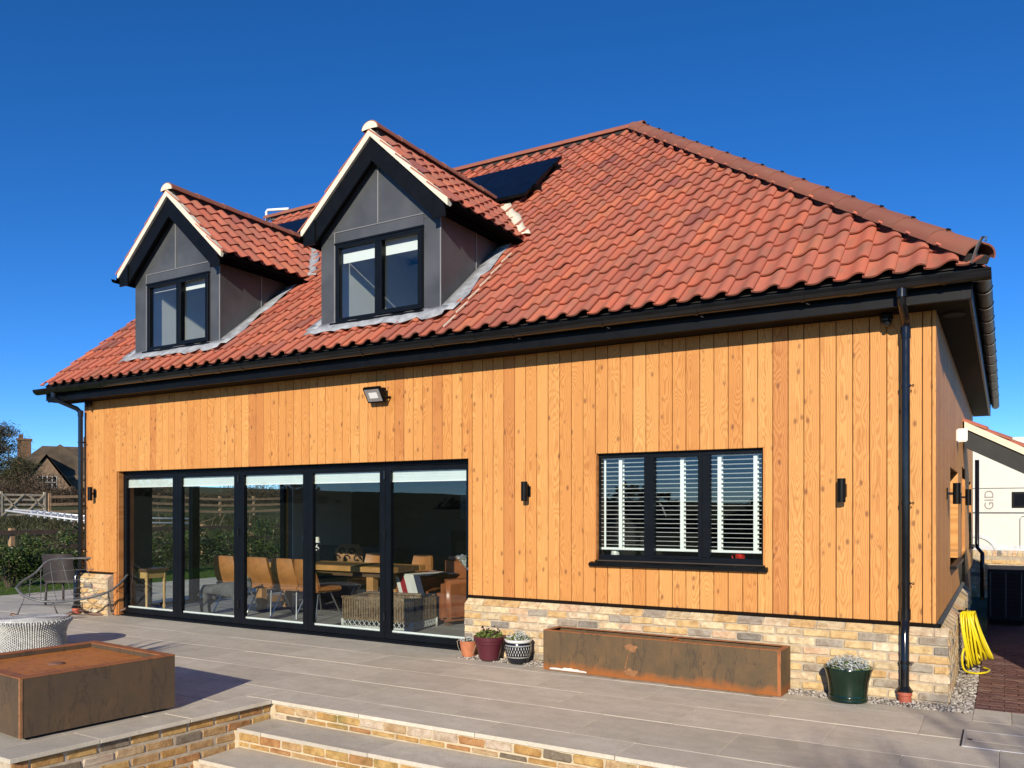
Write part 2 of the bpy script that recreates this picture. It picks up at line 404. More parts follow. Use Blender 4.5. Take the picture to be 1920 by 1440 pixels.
# ------------------------------------------------------------------ mesh helpers
class MB:
    def __init__(s):
        s.v, s.f, s.t = [], [], []

    def add(s, vs, fs, tint=0.0):
        b = len(s.v)
        s.v += [tuple(p) for p in vs]
        s.f += [tuple(i + b for i in f) for f in fs]
        s.t += [tint] * len(fs)
        return s

    def box(s, x0, x1, y0, y1, z0, z1, M4=None, tint=0.0):
        vs = [(x, y, z) for z in (z0, z1) for y in (y0, y1) for x in (x0, x1)]
        if M4 is not None:
            vs = [tuple(M4 @ Vector(p)) for p in vs]
        return s.add(vs, [(0, 2, 3, 1), (4, 5, 7, 6), (0, 1, 5, 4), (2, 6, 7, 3), (0, 4, 6, 2), (1, 3, 7, 5)], tint)

    def bar(s, a, b, w, h, up=(0, 0, 1)):
        a, b = Vector(a), Vector(b)
        d = (b - a).normalized()
        u = Vector(up)
        if abs(d.dot(u)) > 0.98:
            u = Vector((0, 1, 0))
        x = d.cross(u).normalized()
        z = x.cross(d)
        vs = []
        for p in (a, b):
            for sx, sz in ((-1, -1), (1, -1), (1, 1), (-1, 1)):
                vs.append(p + x * (sx * w / 2) + z * (sz * h / 2))
        return s.add(vs, [(3, 2, 1, 0), (4, 5, 6, 7), (0, 1, 5, 4), (1, 2, 6, 5), (2, 3, 7, 6), (3, 0, 4, 7)])

    def tube(s, pts, r, n=8, closed=False, cap=True, flat=1.0):
        pts = [Vector(p) for p in pts]
        rs = r if isinstance(r, (list, tuple)) else [r] * len(pts)
        vs, fs = [], []
        m = len(pts)
        prev = None
        for i, p in enumerate(pts):
            if closed:
                d = pts[(i + 1) % m] - pts[i - 1]
            else:
                d = pts[min(i + 1, m - 1)] - pts[max(i - 1, 0)]
            d = d.normalized() if d.length > 1e-9 else Vector((0, 0, 1))
            if prev is None:
                u = Vector((0, 0, 1)) if abs(d.z) < 0.9 else Vector((1, 0, 0))
                x = d.cross(u).normalized()
            else:
                x = (prev - d * prev.dot(d))
                x = x.normalized() if x.length > 1e-6 else d.orthogonal().normalized()
            prev = x
            y = d.cross(x)
            for k in range(n):
                a = 2 * math.pi * k / n
                vs.append(p + x * (math.cos(a) * rs[i]) + y * (math.sin(a) * rs[i] * flat))
        for i in range(m if closed else m - 1):
            for k in range(n):
                a, b = i * n + k, i * n + (k + 1) % n
                j = ((i + 1) % m) * n
                fs.append((a, b, j + (k + 1) % n, j + k))
        if cap and not closed:
            fs.append(tuple(range(n - 1, -1, -1)))
            fs.append(tuple((m - 1) * n + k for k in range(n)))
        return s.add(vs, fs)

    def lathe(s, prof, n=24, center=(0, 0, 0), a0=0.0, a1=2 * math.pi):
        """prof: list of (radius, z)"""
        full = abs(a1 - a0 - 2 * math.pi) < 1e-6
        k = n if full else n + 1
        vs, fs = [], []
        for r, z in prof:
            for i in range(k):
                a = a0 + (a1 - a0) * i / n
                vs.append((center[0] + r * math.cos(a), center[1] + r * math.sin(a), center[2] + z))
        for j in range(len(prof) - 1):
            for i in range(n):
                i2 = (i + 1) % k
                fs.append((j * k + i, j * k + i2, (j + 1) * k + i2, (j + 1) * k + i))
        return s.add(vs, fs)

    def prism(s, poly, axis, a, b):
        """poly: 2D points in the plane of the other two axes, extruded along axis from a to b"""
        def P(u, v, w):
            return {'x': (w, u, v), 'y': (u, w, v), 'z': (u, v, w)}[axis]
        n = len(poly)
        vs = [P(u, v, a) for u, v in poly] + [P(u, v, b) for u, v in poly]
        fs = [tuple(range(n)), tuple(range(2 * n - 1, n - 1, -1))]
        fs += [(i, i + n, (i + 1) % n + n, (i + 1) % n) for i in range(n)]
        return s.add(vs, fs)

    def mesh(s, name, mat, smooth=False, bevel=0.0, seg=1, tint=False, recalc=True, angle=None):
        me = bpy.data.meshes.new(name)
        me.from_pydata(s.v, [], s.f)
        if tint:
            at = me.attributes.new('tint', 'FLOAT', 'FACE')
            at.data.foreach_set('value', np.array(s.t, dtype=np.float32))
        if bevel or recalc:
            bm = bmesh.new()
            bm.from_mesh(me)
            if bevel:
                ed = [e for e in bm.edges if len(e.link_faces) == 2 and e.calc_face_angle(0) > 0.5]
                bmesh.ops.bevel(bm, geom=ed, offset=bevel, segments=seg, affect='EDGES', clamp_overlap=True)
            if recalc:
                bmesh.ops.recalc_face_normals(bm, faces=bm.faces)
            bm.to_mesh(me)
            bm.free()
        for m in (mat if isinstance(mat, (list, tuple)) else [mat]):
            me.materials.append(M[m])
        if smooth:
            me.polygons.foreach_set('use_smooth', [True] * len(me.polygons))
            if angle is not None:
                me.set_sharp_from_angle(angle=angle)
        return me

    def build(s, name, mat, parent=None, **kw):
        return link(name, s.mesh(name, mat, **kw), parent)


def link(name, me, parent=None, loc=None, rot=None):
    o = bpy.data.objects.new(name, me)
    COL.objects.link(o)
    if parent is not None:
        o.parent = parent
    if loc is not None:
        o.location = loc
    if rot is not None:
        o.rotation_euler = rot
    return o


def thing(name, label, cat, loc=(0, 0, 0), rz=0.0, group=None):
    o = bpy.data.objects.new(name, None)
    o.empty_display_size = 0.1
    COL.objects.link(o)
    o.location = loc
    o.rotation_euler = (0, 0, rz)
    return tag(o, label, cat, group)


def tag(o, label=None, cat=None, group=None, kind=None):
    if label:
        o['label'] = label
    if cat:
        o['category'] = cat
    if group:
        o['group'] = group
    if kind:
        o['kind'] = kind
    return o


def part(name, parent):
    o = bpy.data.objects.new(name, None)
    o.empty_display_size = 0.05
    COL.objects.link(o)
    o.parent = parent
    return o


def leaves(name, mat, pos, size, parent=None, aspect=0.45, up=0.0, seed=1, kind=None, droop=0.0):
    """many small leaf faces (two triangles folded on the midrib) in one mesh"""
    rs = np.random.RandomState(seed)
    pos = np.asarray(pos, float)
    n = len(pos)
    d = rs.normal(size=(n, 3))
    d[:, 2] = d[:, 2] * 0.6 + up - droop
    d /= np.linalg.norm(d, axis=1)[:, None]
    e = rs.normal(size=(n, 3))
    w = np.cross(d, e)
    w /= np.linalg.norm(w, axis=1)[:, None]
    nn = np.cross(d, w)
    L = (np.asarray(size) * rs.uniform(0.6, 1.25, n))[:, None]
    a = pos - d * L * 0.5
    b = pos + d * L * 0.5
    m1 = pos + w * L * aspect * 0.5 + nn * L * 0.08
    m2 = pos - w * L * aspect * 0.5 + nn * L * 0.08
    V = np.empty((n * 4, 3))
    V[0::4], V[1::4], V[2::4], V[3::4] = a, m1, b, m2
    idx = np.arange(n) * 4
    F = np.empty((n * 2, 3), int)
    F[0::2] = np.stack([idx, idx + 1, idx + 2], 1)
    F[1::2] = np.stack([idx, idx + 2, idx + 3], 1)
    me = bpy.data.meshes.new(name)
    me.from_pydata(V.tolist(), [], F.tolist())
    at = me.attributes.new('tint', 'FLOAT', 'FACE')
    at.data.foreach_set('value', np.repeat(rs.uniform(0, 1, n), 2).astype(np.float32))
    me.materials.append(M[mat])
    o = link(name, me, parent)
    if kind:
        o['kind'] = kind
    return o


def joined(name, proto, placements, mat, parent, kind='stuff', seed=3):
    """copies of one small mesh joined into one object with a tint for each copy"""
    rs = np.random.RandomState(seed)
    pv = np.array([v.co[:] for v in proto.vertices])
    pf = [tuple(p.vertices) for p in proto.polygons]
    sm = [p.use_smooth for p in proto.polygons]
    V, F, T = [], [], []
    for Mx in placements:
        A = np.array(Mx)
        b = len(V)
        V += (pv @ A[:3, :3].T + A[:3, 3]).tolist()
        F += [tuple(i + b for i in f) for f in pf]
        T += [rs.uniform()] * len(pf)
    me = bpy.data.meshes.new(name)
    me.from_pydata(V, [], F)
    at = me.attributes.new('tint', 'FLOAT', 'FACE')
    at.data.foreach_set('value', np.array(T, dtype=np.float32))
    me.polygons.foreach_set('use_smooth', sm * len(placements))
    me.materials.append(M[mat])
    o = link(name, me, parent)
    if kind:
        o['kind'] = kind
    return o


# ------------------------------------------------------------------ terrain, patio, steps, drive
def hgt(x, y):
    if x > -15.15:
        return -0.62
    t = -15.15 - x
    z = -0.03
    z += 1.25 * min(1.0, max(0.0, (t - 3.0) / 10.0)) ** 1.2
    z += 0.035 * max(0.0, t - 13.0)
    return z + 0.05 * math.sin(x * 0.9 + y * 0.7) * min(1.0, max(0, t - 2.5) / 6)


xs = [-500, -300, -200, -150, -120, -100, -85, -75, -66, -60, -55, -50, -46, -42, -39, -36, -34, -32, -30, -28.5, -27, -25.5, -24, -22.5, -21, -19.5, -18, -17, -16, -15.16, -15.14, -10, 0, 10, 30, 60, 100, 200, 500]
ys = [-500, -200, -100, -60, -40, -25, -15, -8, -4, -2, 0, 2, 4, 6, 8, 10, 12, 15, 18, 22, 26, 30, 36, 42, 50, 60, 80, 120, 200, 500]
mb = MB()
mb.v = [(x, y, hgt(x, y)) for y in ys for x in xs]
nx = len(xs)
mb.f = [(j * nx + i, j * nx + i + 1, (j + 1) * nx + i + 1, (j + 1) * nx + i) for j in range(len(ys) - 1) for i in range(nx - 1)]
mb.t = [0] * len(mb.f)
tag(mb.build('ground', 'terrain', smooth=True, recalc=False), 'rough grassy ground rising towards the far fence', kind='structure')

mb = MB().box(-18.2, -15.07, -12, 16, -0.2, -0.012)
lawn = tag(mb.build('lawn', 'lawn'), 'short green lawn beside the patio', kind='structure')
rs = np.random.RandomState(5)
gp = np.stack([rs.uniform(-18.0, -15.1, 5000), rs.uniform(-1.0, 8.0, 5000), np.full(5000, 0.012)], 1)
leaves('grass', 'grass_blade', gp, 0.055, aspect=0.16, up=1.6, seed=8)
bpy.data.objects['grass']['kind'] = 'stuff'
bpy.data.objects['grass']['label'] = 'short grass blades on the lawn beside the patio'

# patio: mortar bed with single slabs on it
WX = lambda y: -4.644 + (y + 2.69) * 0.0884          # edge of the raised part above the steps
mb = MB()
mb.prism([(-15.06, -4.60), (WX(-4.60) - 0.09, -4.60), (WX(-2.69) - 0.09, -2.66), (-0.06, -2.66), (-0.06, -9.0), (4.0, -9.0), (4.0, -0.12), (0.27, -0.12), (0.27, 0.1), (-11.4, 0.1), (-11.4, 9.0), (-15.06, 9.0)], 'z', -0.6, -0.005)
patio = tag(mb.build('patio', 'joint'), 'patio of large grey beige stone slabs with pale joints', kind='structure')
GAP = 0.0028


def slab(x0a, x0b, x1a, x1b, y0, y1, parent=patio, mat='paving', name='slab', z=0.0, t=0.03):
    """x range at y0 and at y1"""
    g_ = GAP
    z += rnd.uniform(-0.0012, 0.0012)
    m = MB().prism([(x0a + g_, y0 + g_), (x1a - g_, y0 + g_), (x1b - g_, y1 - g_), (x0b + g_, y1 - g_)], 'z', z - t, z)
    return m.build(name, mat, parent, bevel=0.002)


def slab_row(y0, y1, xa, xb, off, step=1.018, fa=None, fb=None, **kw):
    fa = fa or (lambda y: xa)
    fb = fb or (lambda y: xb)
    lo, hi = min(fa(y0), fa(y1)), max(fb(y0), fb(y1))
    k = math.floor((lo - off) / step)
    cuts = []
    x = off + k * step
    while x < hi + step:
        cuts.append(x)
        x += step
    for a, b in zip(cuts, cuts[1:]):
        A0, A1 = max(a, fa(y0)), max(a, fa(y1))
        B0, B1 = min(b, fb(y0)), min(b, fb(y1))
        if B0 - A0 < 0.03 or B1 - A1 < 0.03:
            continue
        slab(A0, A1, B0, B1, y0, y1, **kw)


rows = [(-1.15, -0.55, -1.056), (-1.75, -1.15, -0.57), (-2.35, -1.75, -1.095)]
slab_row(-0.55, -0.33, -4.42, 0.27, -0.54)
slab_row(-0.55, 0.10, -15.06, -4.42, -0.54)
slab_row(-0.55, -0.12, 0.27, 4.0, 0.52)
for y0, y1, off in rows:
    slab_row(y0, y1, -15.06, 4.0, off)
cop = lambda y: WX(y) - 0.31
slab_row(-2.69, -2.35, -4.95, 4.0, -1.634, step=1.05)
slab_row(-2.95, -2.35, -15.06, -5, -0.57, fb=lambda y: cop(y) if y < -2.5 else -4.95)
slab_row(-3.55, -2.95, -15.06, -5, -1.095, fb=cop)
slab_row(-4.15, -3.55, -15.06, -5, -0.57, fb=cop)
slab_row(-4.67, -4.15, -15.06, -5, -1.095, fb=cop)
for y0, y1 in ((-3.42, -2.69), (-4.10, -3.42), (-4.67, -4.10)):
    slab(cop(y0), cop(y1), WX(y0), WX(y1), y0, y1, name='coping_slab')
yy = 0.10
k = 0
while yy < 8.5:
    slab_row(yy, yy + 0.6, -15.06, -11.56, -12.0 + 0.5 * (k % 2))
    yy += 0.6
    k += 1
yy = -2.69
while yy > -8.8:
    slab_row(yy - 0.6, yy, -0.03, 4.0, 0.35 + 0.5 * (k % 2))
    yy -= 0.6
    k += 1

# brick shapes shared by every wall
def brick_set(L, H, D, n=5, seed=0, bev=0.008, jit=0.0028, mat='plinth_brick'):
    out = []
    r = random.Random(seed)
    for i in range(n):
        m = MB().box(-L / 2, L / 2, -D, 0, -H / 2, H / 2)
        bm_me = m.mesh('brick', mat, bevel=bev * r.uniform(0.7, 1.4))
        for v in bm_me.vertices:
            v.co.x += r.uniform(-jit, jit)
            v.co.y += r.uniform(-jit, jit) * (1 if v.co.y < -D / 2 else 0)
            v.co.z += r.uniform(-jit, jit)
        out.append(bm_me)
    return out


def brick_face(parent, meshes, u0, u1, z0, ncourse, place, name='brick', L=0.215, gap=0.010, H=0.065, half=0.1125, shift=0, skip=None, hs=None):
    """courses of bricks along a face; place(u, z) gives location and rotation of a brick centre"""
    z = z0
    for c in range(ncourse):
        u = u0 - (half if (c + shift) % 2 else 0)
        h = (hs[c] if hs else H)
        while u < u1 - 0.02:
            a, b = max(u, u0), min(u + L, u1)
            if b - a > 0.03 and not (skip and skip((a + b) / 2, z + h / 2)):
                loc, rz = place((a + b) / 2, z + h / 2)
                o = link(name, rnd.choice(meshes), parent, loc, (rnd.uniform(-0.006, 0.006), rnd.uniform(-0.004, 0.004), rz))
                o.scale = ((b - a) / L, 1, h / H)
            u += L + gap
        z += h + gap


SB = brick_set(0.215, 0.065, 0.055, 6, 4, bev=0.010, jit=0.004, mat='step_brick')
# steps
steps = thing('garden_steps', 'stone steps with yellow brick risers leading down from the patio', 'steps', (0, 0, 0))
mb = MB()
mb.box(-4.70, -0.05, -2.664, -2.45, -0.40, -0.031)
mb.box(-4.75, -0.05, -3.008, -2.666, -0.60, -0.181)
mb.box(-4.80, -0.05, -3.368, -3.010, -0.62, -0.331)
mb.build('riser_core', 'mortar_pale', steps)
for zt, y0, y1, off in ((-0.15, -3.04, -2.675, -2.30), (-0.30, -3.40, -3.02, -2.75)):
    slab_row(y0, y1, WX(-3.0) + 0.012, -0.05, off, step=1.05, parent=steps, mat='step_stone', name='tread', z=zt)
slab_row(-4.4, -3.40, WX(-3.9) - 0.02, -0.05, -2.2, step=1.05, parent=steps, mat='step_stone', name='tread', z=-0.45)
slab_row(-5.4, -4.40, -6.5, -0.05, -2.6, step=1.05, parent=steps, mat='step_stone', name='tread', z=-0.45)
for zt, y in ((-0.148, -2.674), (-0.298, -3.018), (-0.448, -3.378)):
    brick_face(steps, SB, WX(y) + 0.01, -0.06, zt + 0.002, 2, lambda u, z, y=y: ((u, y + 0.055, z), 0), hs=(0.034, 0.062), shift=1)
# retaining wall beside the steps
ang = math.atan2(1.98, 0.175)
rw = thing('retaining_wall', 'yellow brick retaining wall under the corner of the raised patio', 'wall', (0, 0, 0))
wn_ = Vector((math.sin(ang), -math.cos(ang), 0))
p0 = Vector((WX(-4.67) - 0.035, -4.64, 0))
dv = Vector((math.cos(ang), math.sin(ang), 0))
mb = MB()
a_, b_ = p0 - wn_ * 0.012, p0 + dv * 2.0 - wn_ * 0.012
mb.prism([(a_.x, a_.y), (b_.x, b_.y), (b_.x - 0.25, b_.y), (a_.x - 0.25, a_.y)], 'z', -0.62, -0.031)
mb.box(-8.0, p0.x - 0.02, -4.628, -4.4, -0.62, -0.031)
mb.build('mortar', 'mortar', rw)


brick_face(rw, SB, 0.0, 1.97, -0.571, 7, lambda u, z: ((lambda q: (q.x, q.y, z))(p0 + dv * u - wn_ * 0.060), ang), H=0.067, shift=1)
brick_face(rw, SB, -6.6, p0.x - 0.0, -0.571, 7, lambda u, z: ((u, -4.581, z), 0), H=0.067)

# drive of maroon blocks
mb = MB().box(0.27, 9.0, -0.115, 30, -0.5, -0.012)
mb.box(4.0, 9.0, -9, -0.12, -0.5, -0.012)
drive = tag(mb.build('drive', 'drive_block'), 'drive paved with small maroon blocks', kind='structure')
bl = MB().box(-0.1, 0.1, -0.05, 0.05, -0.05, 0).mesh('block', 'drive_block', bevel=0.005)
yb = -0.112
k = 0
nblk = 0
while yb < 3.4 and nblk < 290:
    x = 0.272 - (0.1 if k % 2 else 0)
    while x < 1.55:
        a = max(x, 0.272)
        if x + 0.2 - a > 0.05:
            o = link('block', bl, drive, ((a + x + 0.2) / 2, yb + 0.05, rnd.uniform(-0.002, 0.001)))
            o.scale.x = (x + 0.2 - a) / 0.2 * 0.985
            o.scale.y = 0.975
            nblk += 1
        x += 0.2
    yb += 0.1
    k += 1

# gravel strips round the house foot
def pebbles(name, n, regions, seed):
    rs = np.random.RandomState(seed)
    ico = bmesh.new()
    bmesh.ops.create_icosphere(ico, subdivisions=1, radius=1)
    pv = np.array([v.co[:] for v in ico.verts])
    pf = [tuple(v.index for v in f.verts) for f in ico.faces]
    ico.free()
    V, F, T = [], [], []
    for _ in range(n):
        x0, x1, y0, y1, dens = regions[rs.choice(len(regions), p=[r[4] for r in regions])]
        p = np.array([rs.uniform(x0, x1), rs.uniform(y0, y1), rs.uniform(-0.01, 0.012)])
        s = rs.uniform(0.008, 0.019) * np.array([1, rs.uniform(0.6, 1), rs.uniform(0.4, 0.7)])
        a = rs.uniform(0, 6.28)
        Rm = np.array([[math.cos(a), -math.sin(a), 0], [math.sin(a), math.cos(a), 0], [0, 0, 1]])
        q = (pv * s * rs.uniform(0.85, 1.15, (len(pv), 1))) @ Rm.T + p
        b = len(V)
        V += q.tolist()
        F += [tuple(i + b for i in f) for f in pf]
        T += [rs.uniform()] * len(pf)
    me = bpy.data.meshes.new(name)
    me.from_pydata(V, [], F)
    at = me.attributes.new('tint', 'FLOAT', 'FACE')
    at.data.foreach_set('value', np.array(T, dtype=np.float32))
    me.polygons.foreach_set('use_smooth', [True] * len(F))
    me.materials.append(M['pebble'])
    return link(name, me)


tag(pebbles('gravel', 5200, [(-4.45, 0.1, -0.325, -0.10, 0.62), (0.1, 0.262, -0.325, 1.9, 0.38)], 3), 'pale pebble gravel along the foot of the brick plinth', 'gravel', kind='stuff')
mb = MB().box(-4.45, 0.265, -0.33, -0.05, -0.05, -0.008).box(0.1, 0.265, -0.05, 2.0, -0.05, -0.008)
tag(mb.build('gravel_bed', 'soil'), kind='structure')
# recessed access cover in the slabs
ac = thing('access_cover', 'steel framed access cover set flush into the patio slabs', 'cover', (0.235, -1.33, 0))
m = MB()
for b_ in ((0, 0.012, 0, 0.47), (0.62, 0.632, 0, 0.47), (0.012, 0.62, 0, 0.008), (0.012, 0.62, 0.462, 0.47)):
    m.box(b_[0], b_[1], b_[2], b_[3], -0.01, 0.0035)
m.build('frame', 'alloy', ac)
MB().box(0.016, 0.616, 0.012, 0.17, -0.01, 0.0025).build('infill_slab', 'paving', ac)
MB().box(0.016, 0.616, 0.176, 0.458, -0.01, 0.0025).build('infill_slab', 'paving', ac)
MB().lathe([(0.0, 0.004), (0.018, 0.004), (0.018, 0.0)], 12, (0.04, 0.2, 0.0)).build('lifting_hole', 'black_trim', ac)
MB().box(-0.012, -0.002, 0.0, 0.47, -0.01, 0.002).build('gap', 'underlay', ac)

# ------------------------------------------------------------------ house shell
house = thing('house', 'timber clad house with red tiled hipped roof and two dormers', 'house', (0, 0, 0))
DL, DR, DT = -10.67, -4.508, 2.10          # bifold opening
WL, WR, WB, WT = -3.02, -1.36, 1.05, 2.10  # kitchen window opening
XL = -11.45
ZT = 3.162
# solid core behind the cladding
mb = MB()
Y0, Y1 = 0.024, 0.22
mb.box(XL + 0.02, DL, Y0, Y1, 0.0, ZT)
mb.box(DL, DR, Y0, Y1, DT, ZT)
mb.box(DR, WL, Y0, Y1, 0.0, ZT)
mb.box(WL, WR, Y0, Y1, 0.0, WB)
mb.box(WL, WR, Y0, Y1, WT, ZT)
mb.box(WR, -0.024, Y0, Y1, 0.0, ZT)
mb.build('front_wall', 'wall_core', house)
# side wall core with openings, left gable wall with its glazing opening, back wall
mb = MB()
sw = [(1.95, 3.62, 0.98, 1.98), (4.62, 5.6, 0.0, 2.1), (7.0, 8.0, 0.98, 1.98)]
ycut = Y1
for (a, b, z0, z1) in sw:
    mb.box(-0.22, -0.024, ycut, a, 0, ZT)
    if z0 > 0:
        mb.box(-0.22, -0.024, a, b, 0, z0)
    mb.box(-0.22, -0.024, a, b, z1, ZT)
    ycut = b
mb.box(-0.22, -0.024, ycut, 8.73, 0, ZT)
mb.build('side_wall', 'wall_core', house)
mb = MB()
mb.box(XL + 0.02, XL + 0.2, Y1, 0.95, 0, ZT)
mb.box(XL + 0.02, XL + 0.2, 0.95, 3.95, 2.15, ZT)
mb.box(XL + 0.02, XL + 0.2, 3.95, 8.73, 0, ZT)
mb.prism([(0.05, ZT), (8.68, ZT), (4.364, 7.05)], 'x', XL + 0.02, XL + 0.2)
mb.build('gable_wall', 'cladding_side', house)
MB().box(XL + 0.2, -0.22, 8.55, 8.73, 0, ZT).build('back_wall', 'wall_core', house)

# front cladding boards, each its own piece
BW = 0.1325


def board(x0, x1, spans):
    """spans: list of (xa, xb, za, zb) boxes of the one board"""
    m = MB()
    for xa, xb, za, zb in spans:
        m.box(xa, xb, 0.0 + rnd.uniform(0, 0.0015), 0.022, za, zb)
    o = m.build('cladding_board', 'cladding', house, bevel=0.0035)
    return o


ops = [(DL, DR, 0.0, DT), (WL, WR, WB - 0.053, WT)]
edges = [0.0 - 0.031, -0.0996]
while edges[-1] > XL + BW:
    edges.append(edges[-1] - BW)
edges.append(XL)
for xr, xl in zip(edges, edges[1:]):
    a, b = xl + 0.003, xr - 0.003
    if b - a < 0.02:
        continue
    zb = 0.625
    cuts = sorted({a, b} | {e for o in ops for e in o[:2] if a < e < b})
    spans = []
    for p, q in zip(cuts, cuts[1:]):
        mid = (p + q) / 2
        zz = [(zb, ZT)]
        for (l, r_, z0, z1) in ops:
            if l <= mid <= r_:
                zz = [(max(zb, z1), ZT)] if z0 < zb else [(zb, z0), (z1, ZT)]
        for s_ in zz:
            spans.append((p, q, *s_))
    up = [s_ for s_ in spans if s_[3] > ZT - 0.01]
    lowr = [s_ for s_ in spans if s_[3] <= ZT - 0.01]
    if lowr and len(cuts) == 2:
        board(a, b, up)
        board(a, b, lowr)
    else:
        board(a, b, spans)
board(-0.03, 0.0, [(-0.028, 0.0, 0.625, ZT)])
# reveal boards of the openings and the side cladding
m = MB().box(DL - 0.0, DL + 0.018, 0.023, 0.12, 0.01, DT).box(DL - 0.07, DL - 0.0015, 0.0035, 0.1, 0.01, 0.62)
m.build('reveal_board', 'cladding', house, bevel=0.002)
MB().box(WL, WL + 0.016, 0.0, 0.075, WB, WT).build('reveal_board', 'cladding', house, bevel=0.002)
MB().box(WR - 0.016, WR, 0.0, 0.075, WB, WT).build('reveal_board', 'cladding', house, bevel=0.002)
MB().box(DR - 0.012, DR, 0.0, 0.10, 0.625, DT - 0.001).build('reveal_board', 'cladding', house, bevel=0.002)
m = MB()
y = 0.024
while y < 8.7:
    y2 = y + BW
    zz = [(0.625, ZT)]
    for (a, b, z0, z1) in sw:
        if a < (y + y2) / 2 < b:
            zz = [(z1, ZT)] + ([(0.625, z0)] if z0 > 0.625 else [])
    for za, zb in zz:
        m.box(-0.022, 0.0, y + 0.003, y2 - 0.003, za, zb, tint=rnd.random())
    y = y2
so = m.build('side_cladding', 'cladding_side', house, tint=True)
so['kind'] = 'stuff'
# side reveals, windows and door
for i, (a, b, z0, z1) in enumerate(sw):
    w = part('side_window' if z0 > 0.1 else 'side_door', house)
    m = MB()
    m.box(-0.14, -0.001, b - 0.02, b, z0, z1)
    m.build('reveal_board', 'cladding_side', w)
    MB().box(-0.14, -0.001, a, a + 0.02, z0, z1).build('reveal_board', 'cladding_side', w)
    m = MB()
    for q in ((a + 0.02, a + 0.07), (b - 0.07, b - 0.02), ((a + b) / 2 - 0.03, (a + b) / 2 + 0.03)):
        m.box(-0.2, -0.141, q[0], q[1], z0, z1)
    m.box(-0.199, -0.142, a + 0.07, b - 0.07, z0, z0 + 0.06).box(-0.199, -0.142, a + 0.07, b - 0.07, z1 - 0.06, z1)
    m.build('window_frame', 'frame_grey', w)
    MB().box(-0.175, -0.169, a + 0.07, b - 0.07, z0 + 0.06, z1 - 0.06).build('pane', 'glass', w)
    if z0 > 0.1:
        MB().box(-0.14, 0.06, a - 0.03, b + 0.03, z0 - 0.035, z0).build('sill', 'black_trim', w)

# brick plinth
PB = brick_set(0.215, 0.065, 0.055, 6, 2, bev=0.009, jit=0.0032)
m = MB().box(DR + 0.002, 0.091, -0.091, 0.02, -0.05, 0.532).box(-0.03, 0.0905, 0.02, 4.5, -0.05, 0.532)
m.prism([(-0.091, 0.532), (-0.018, 0.60), (0.02, 0.60), (0.02, 0.532)], 'x', DR + 0.002, 0.02)
m.prism([(0.0905, 0.532), (0.012, 0.60), (-0.03, 0.60), (-0.03, 0.532)], 'y', 0.02, 4.5)
m.build('plinth_mortar', 'mortar', house)
m = MB()
m.box(XL - 0.09, DL - 0.075, -0.086, 0.02, -0.05, 0.532)
m.prism([(-0.086, 0.532), (-0.018, 0.60), (0.02, 0.60), (0.02, 0.532)], 'x', XL - 0.085, DL - 0.075)
m.box(XL - 0.086, XL + 0.02, 0.02, 0.9, -0.05, 0.55)
m.build('plinth_mortar', 'mortar', house)
brick_face(house, PB, DR, 0.10, 0.012 - 0.075, 8, lambda u, z: ((u, -0.045 - rnd.uniform(0, 0.003), z), 0))
brick_face(house, PB, XL - 0.095, DL - 0.08, 0.012 - 0.075, 8, lambda u, z: ((u, -0.043 - rnd.uniform(0, 0.003), z), 0))
CB = []
for i in range(4):
    r_ = random.Random(i + 50)
    mm = MB().prism([(-0.10, 0.0), (-0.10, 0.012), (-0.022, 0.068), (0.01, 0.068), (0.01, 0.0)], 'x', -0.1075, 0.1075).mesh('brick', 'plinth_brick', bevel=0.006)
    for v in mm.vertices:
        v.co += Vector((r_.uniform(-.003, .003), r_.uniform(-.003, .003), r_.uniform(-.002, .002)))
    CB.append(mm)
for x0_, x1_ in ((DR, 0.095), (XL - 0.09, DL - 0.08)):
    u = x0_
    while u < x1_ - 0.03:
        b_ = min(u + 0.215, x1_)
        o = link('chamfer_brick', rnd.choice(CB), house, ((u + b_) / 2, 0, 0.533), (0, 0, 0))
        o.scale.x = (b_ - u) / 0.215
        u += 0.225
pl_ = []
z = 0.012 - 0.075
for c_ in range(8):
    u = -0.04 - (0.1125 if c_ % 2 else 0)
    while u < 4.4:
        a_, b_ = max(u, -0.09), min(u + 0.215, 4.5)
        pl_.append(Matrix.Translation((0.045, (a_ + b_) / 2, z + 0.0325)) @ Matrix.Rotation(R(90), 4, 'Z') @ Matrix.Diagonal(((b_ - a_) / 0.215, 1, 1, 1)))
        u += 0.225
    z += 0.075
u = 0.03
while u < 4.4:
    pl_.append(Matrix.Translation((0.0, u + 0.1, 0.533)) @ Matrix.Rotation(R(90), 4, 'Z') @ Matrix.Scale(1, 4))
    u += 0.225
ch_pl = [p for p in pl_ if abs(p.translation.z - 0.533) < 1e-4]
joined('side_bricks', PB[0], [p for p in pl_ if p not in ch_pl], 'plinth_brick', house)
joined('side_chamfer_bricks', CB[0], ch_pl, 'plinth_brick', house, seed=9)
m = MB().prism([(-0.02, 0.603), (-0.034, 0.598), (-0.036, 0.606), (-0.006, 0.626), (0.02, 0.626), (0.02, 0.603)], 'x', DR - 0.012, 0.036)
m.prism([(0.02, 0.603), (0.034, 0.598), (0.036, 0.606), (0.006, 0.626), (-0.02, 0.626), (-0.02, 0.603)], 'y', -0.03, 4.6)
m.build('drip_flashing', 'black_trim', house)
m = MB()
m.prism([(-0.02, 0.603), (-0.034, 0.598), (-0.036, 0.606), (-0.006, 0.626), (0.02, 0.626), (0.02, 0.603)], 'x', XL - 0.03, DL - 0.085)
m.build('drip_flashing', 'black_trim', house)

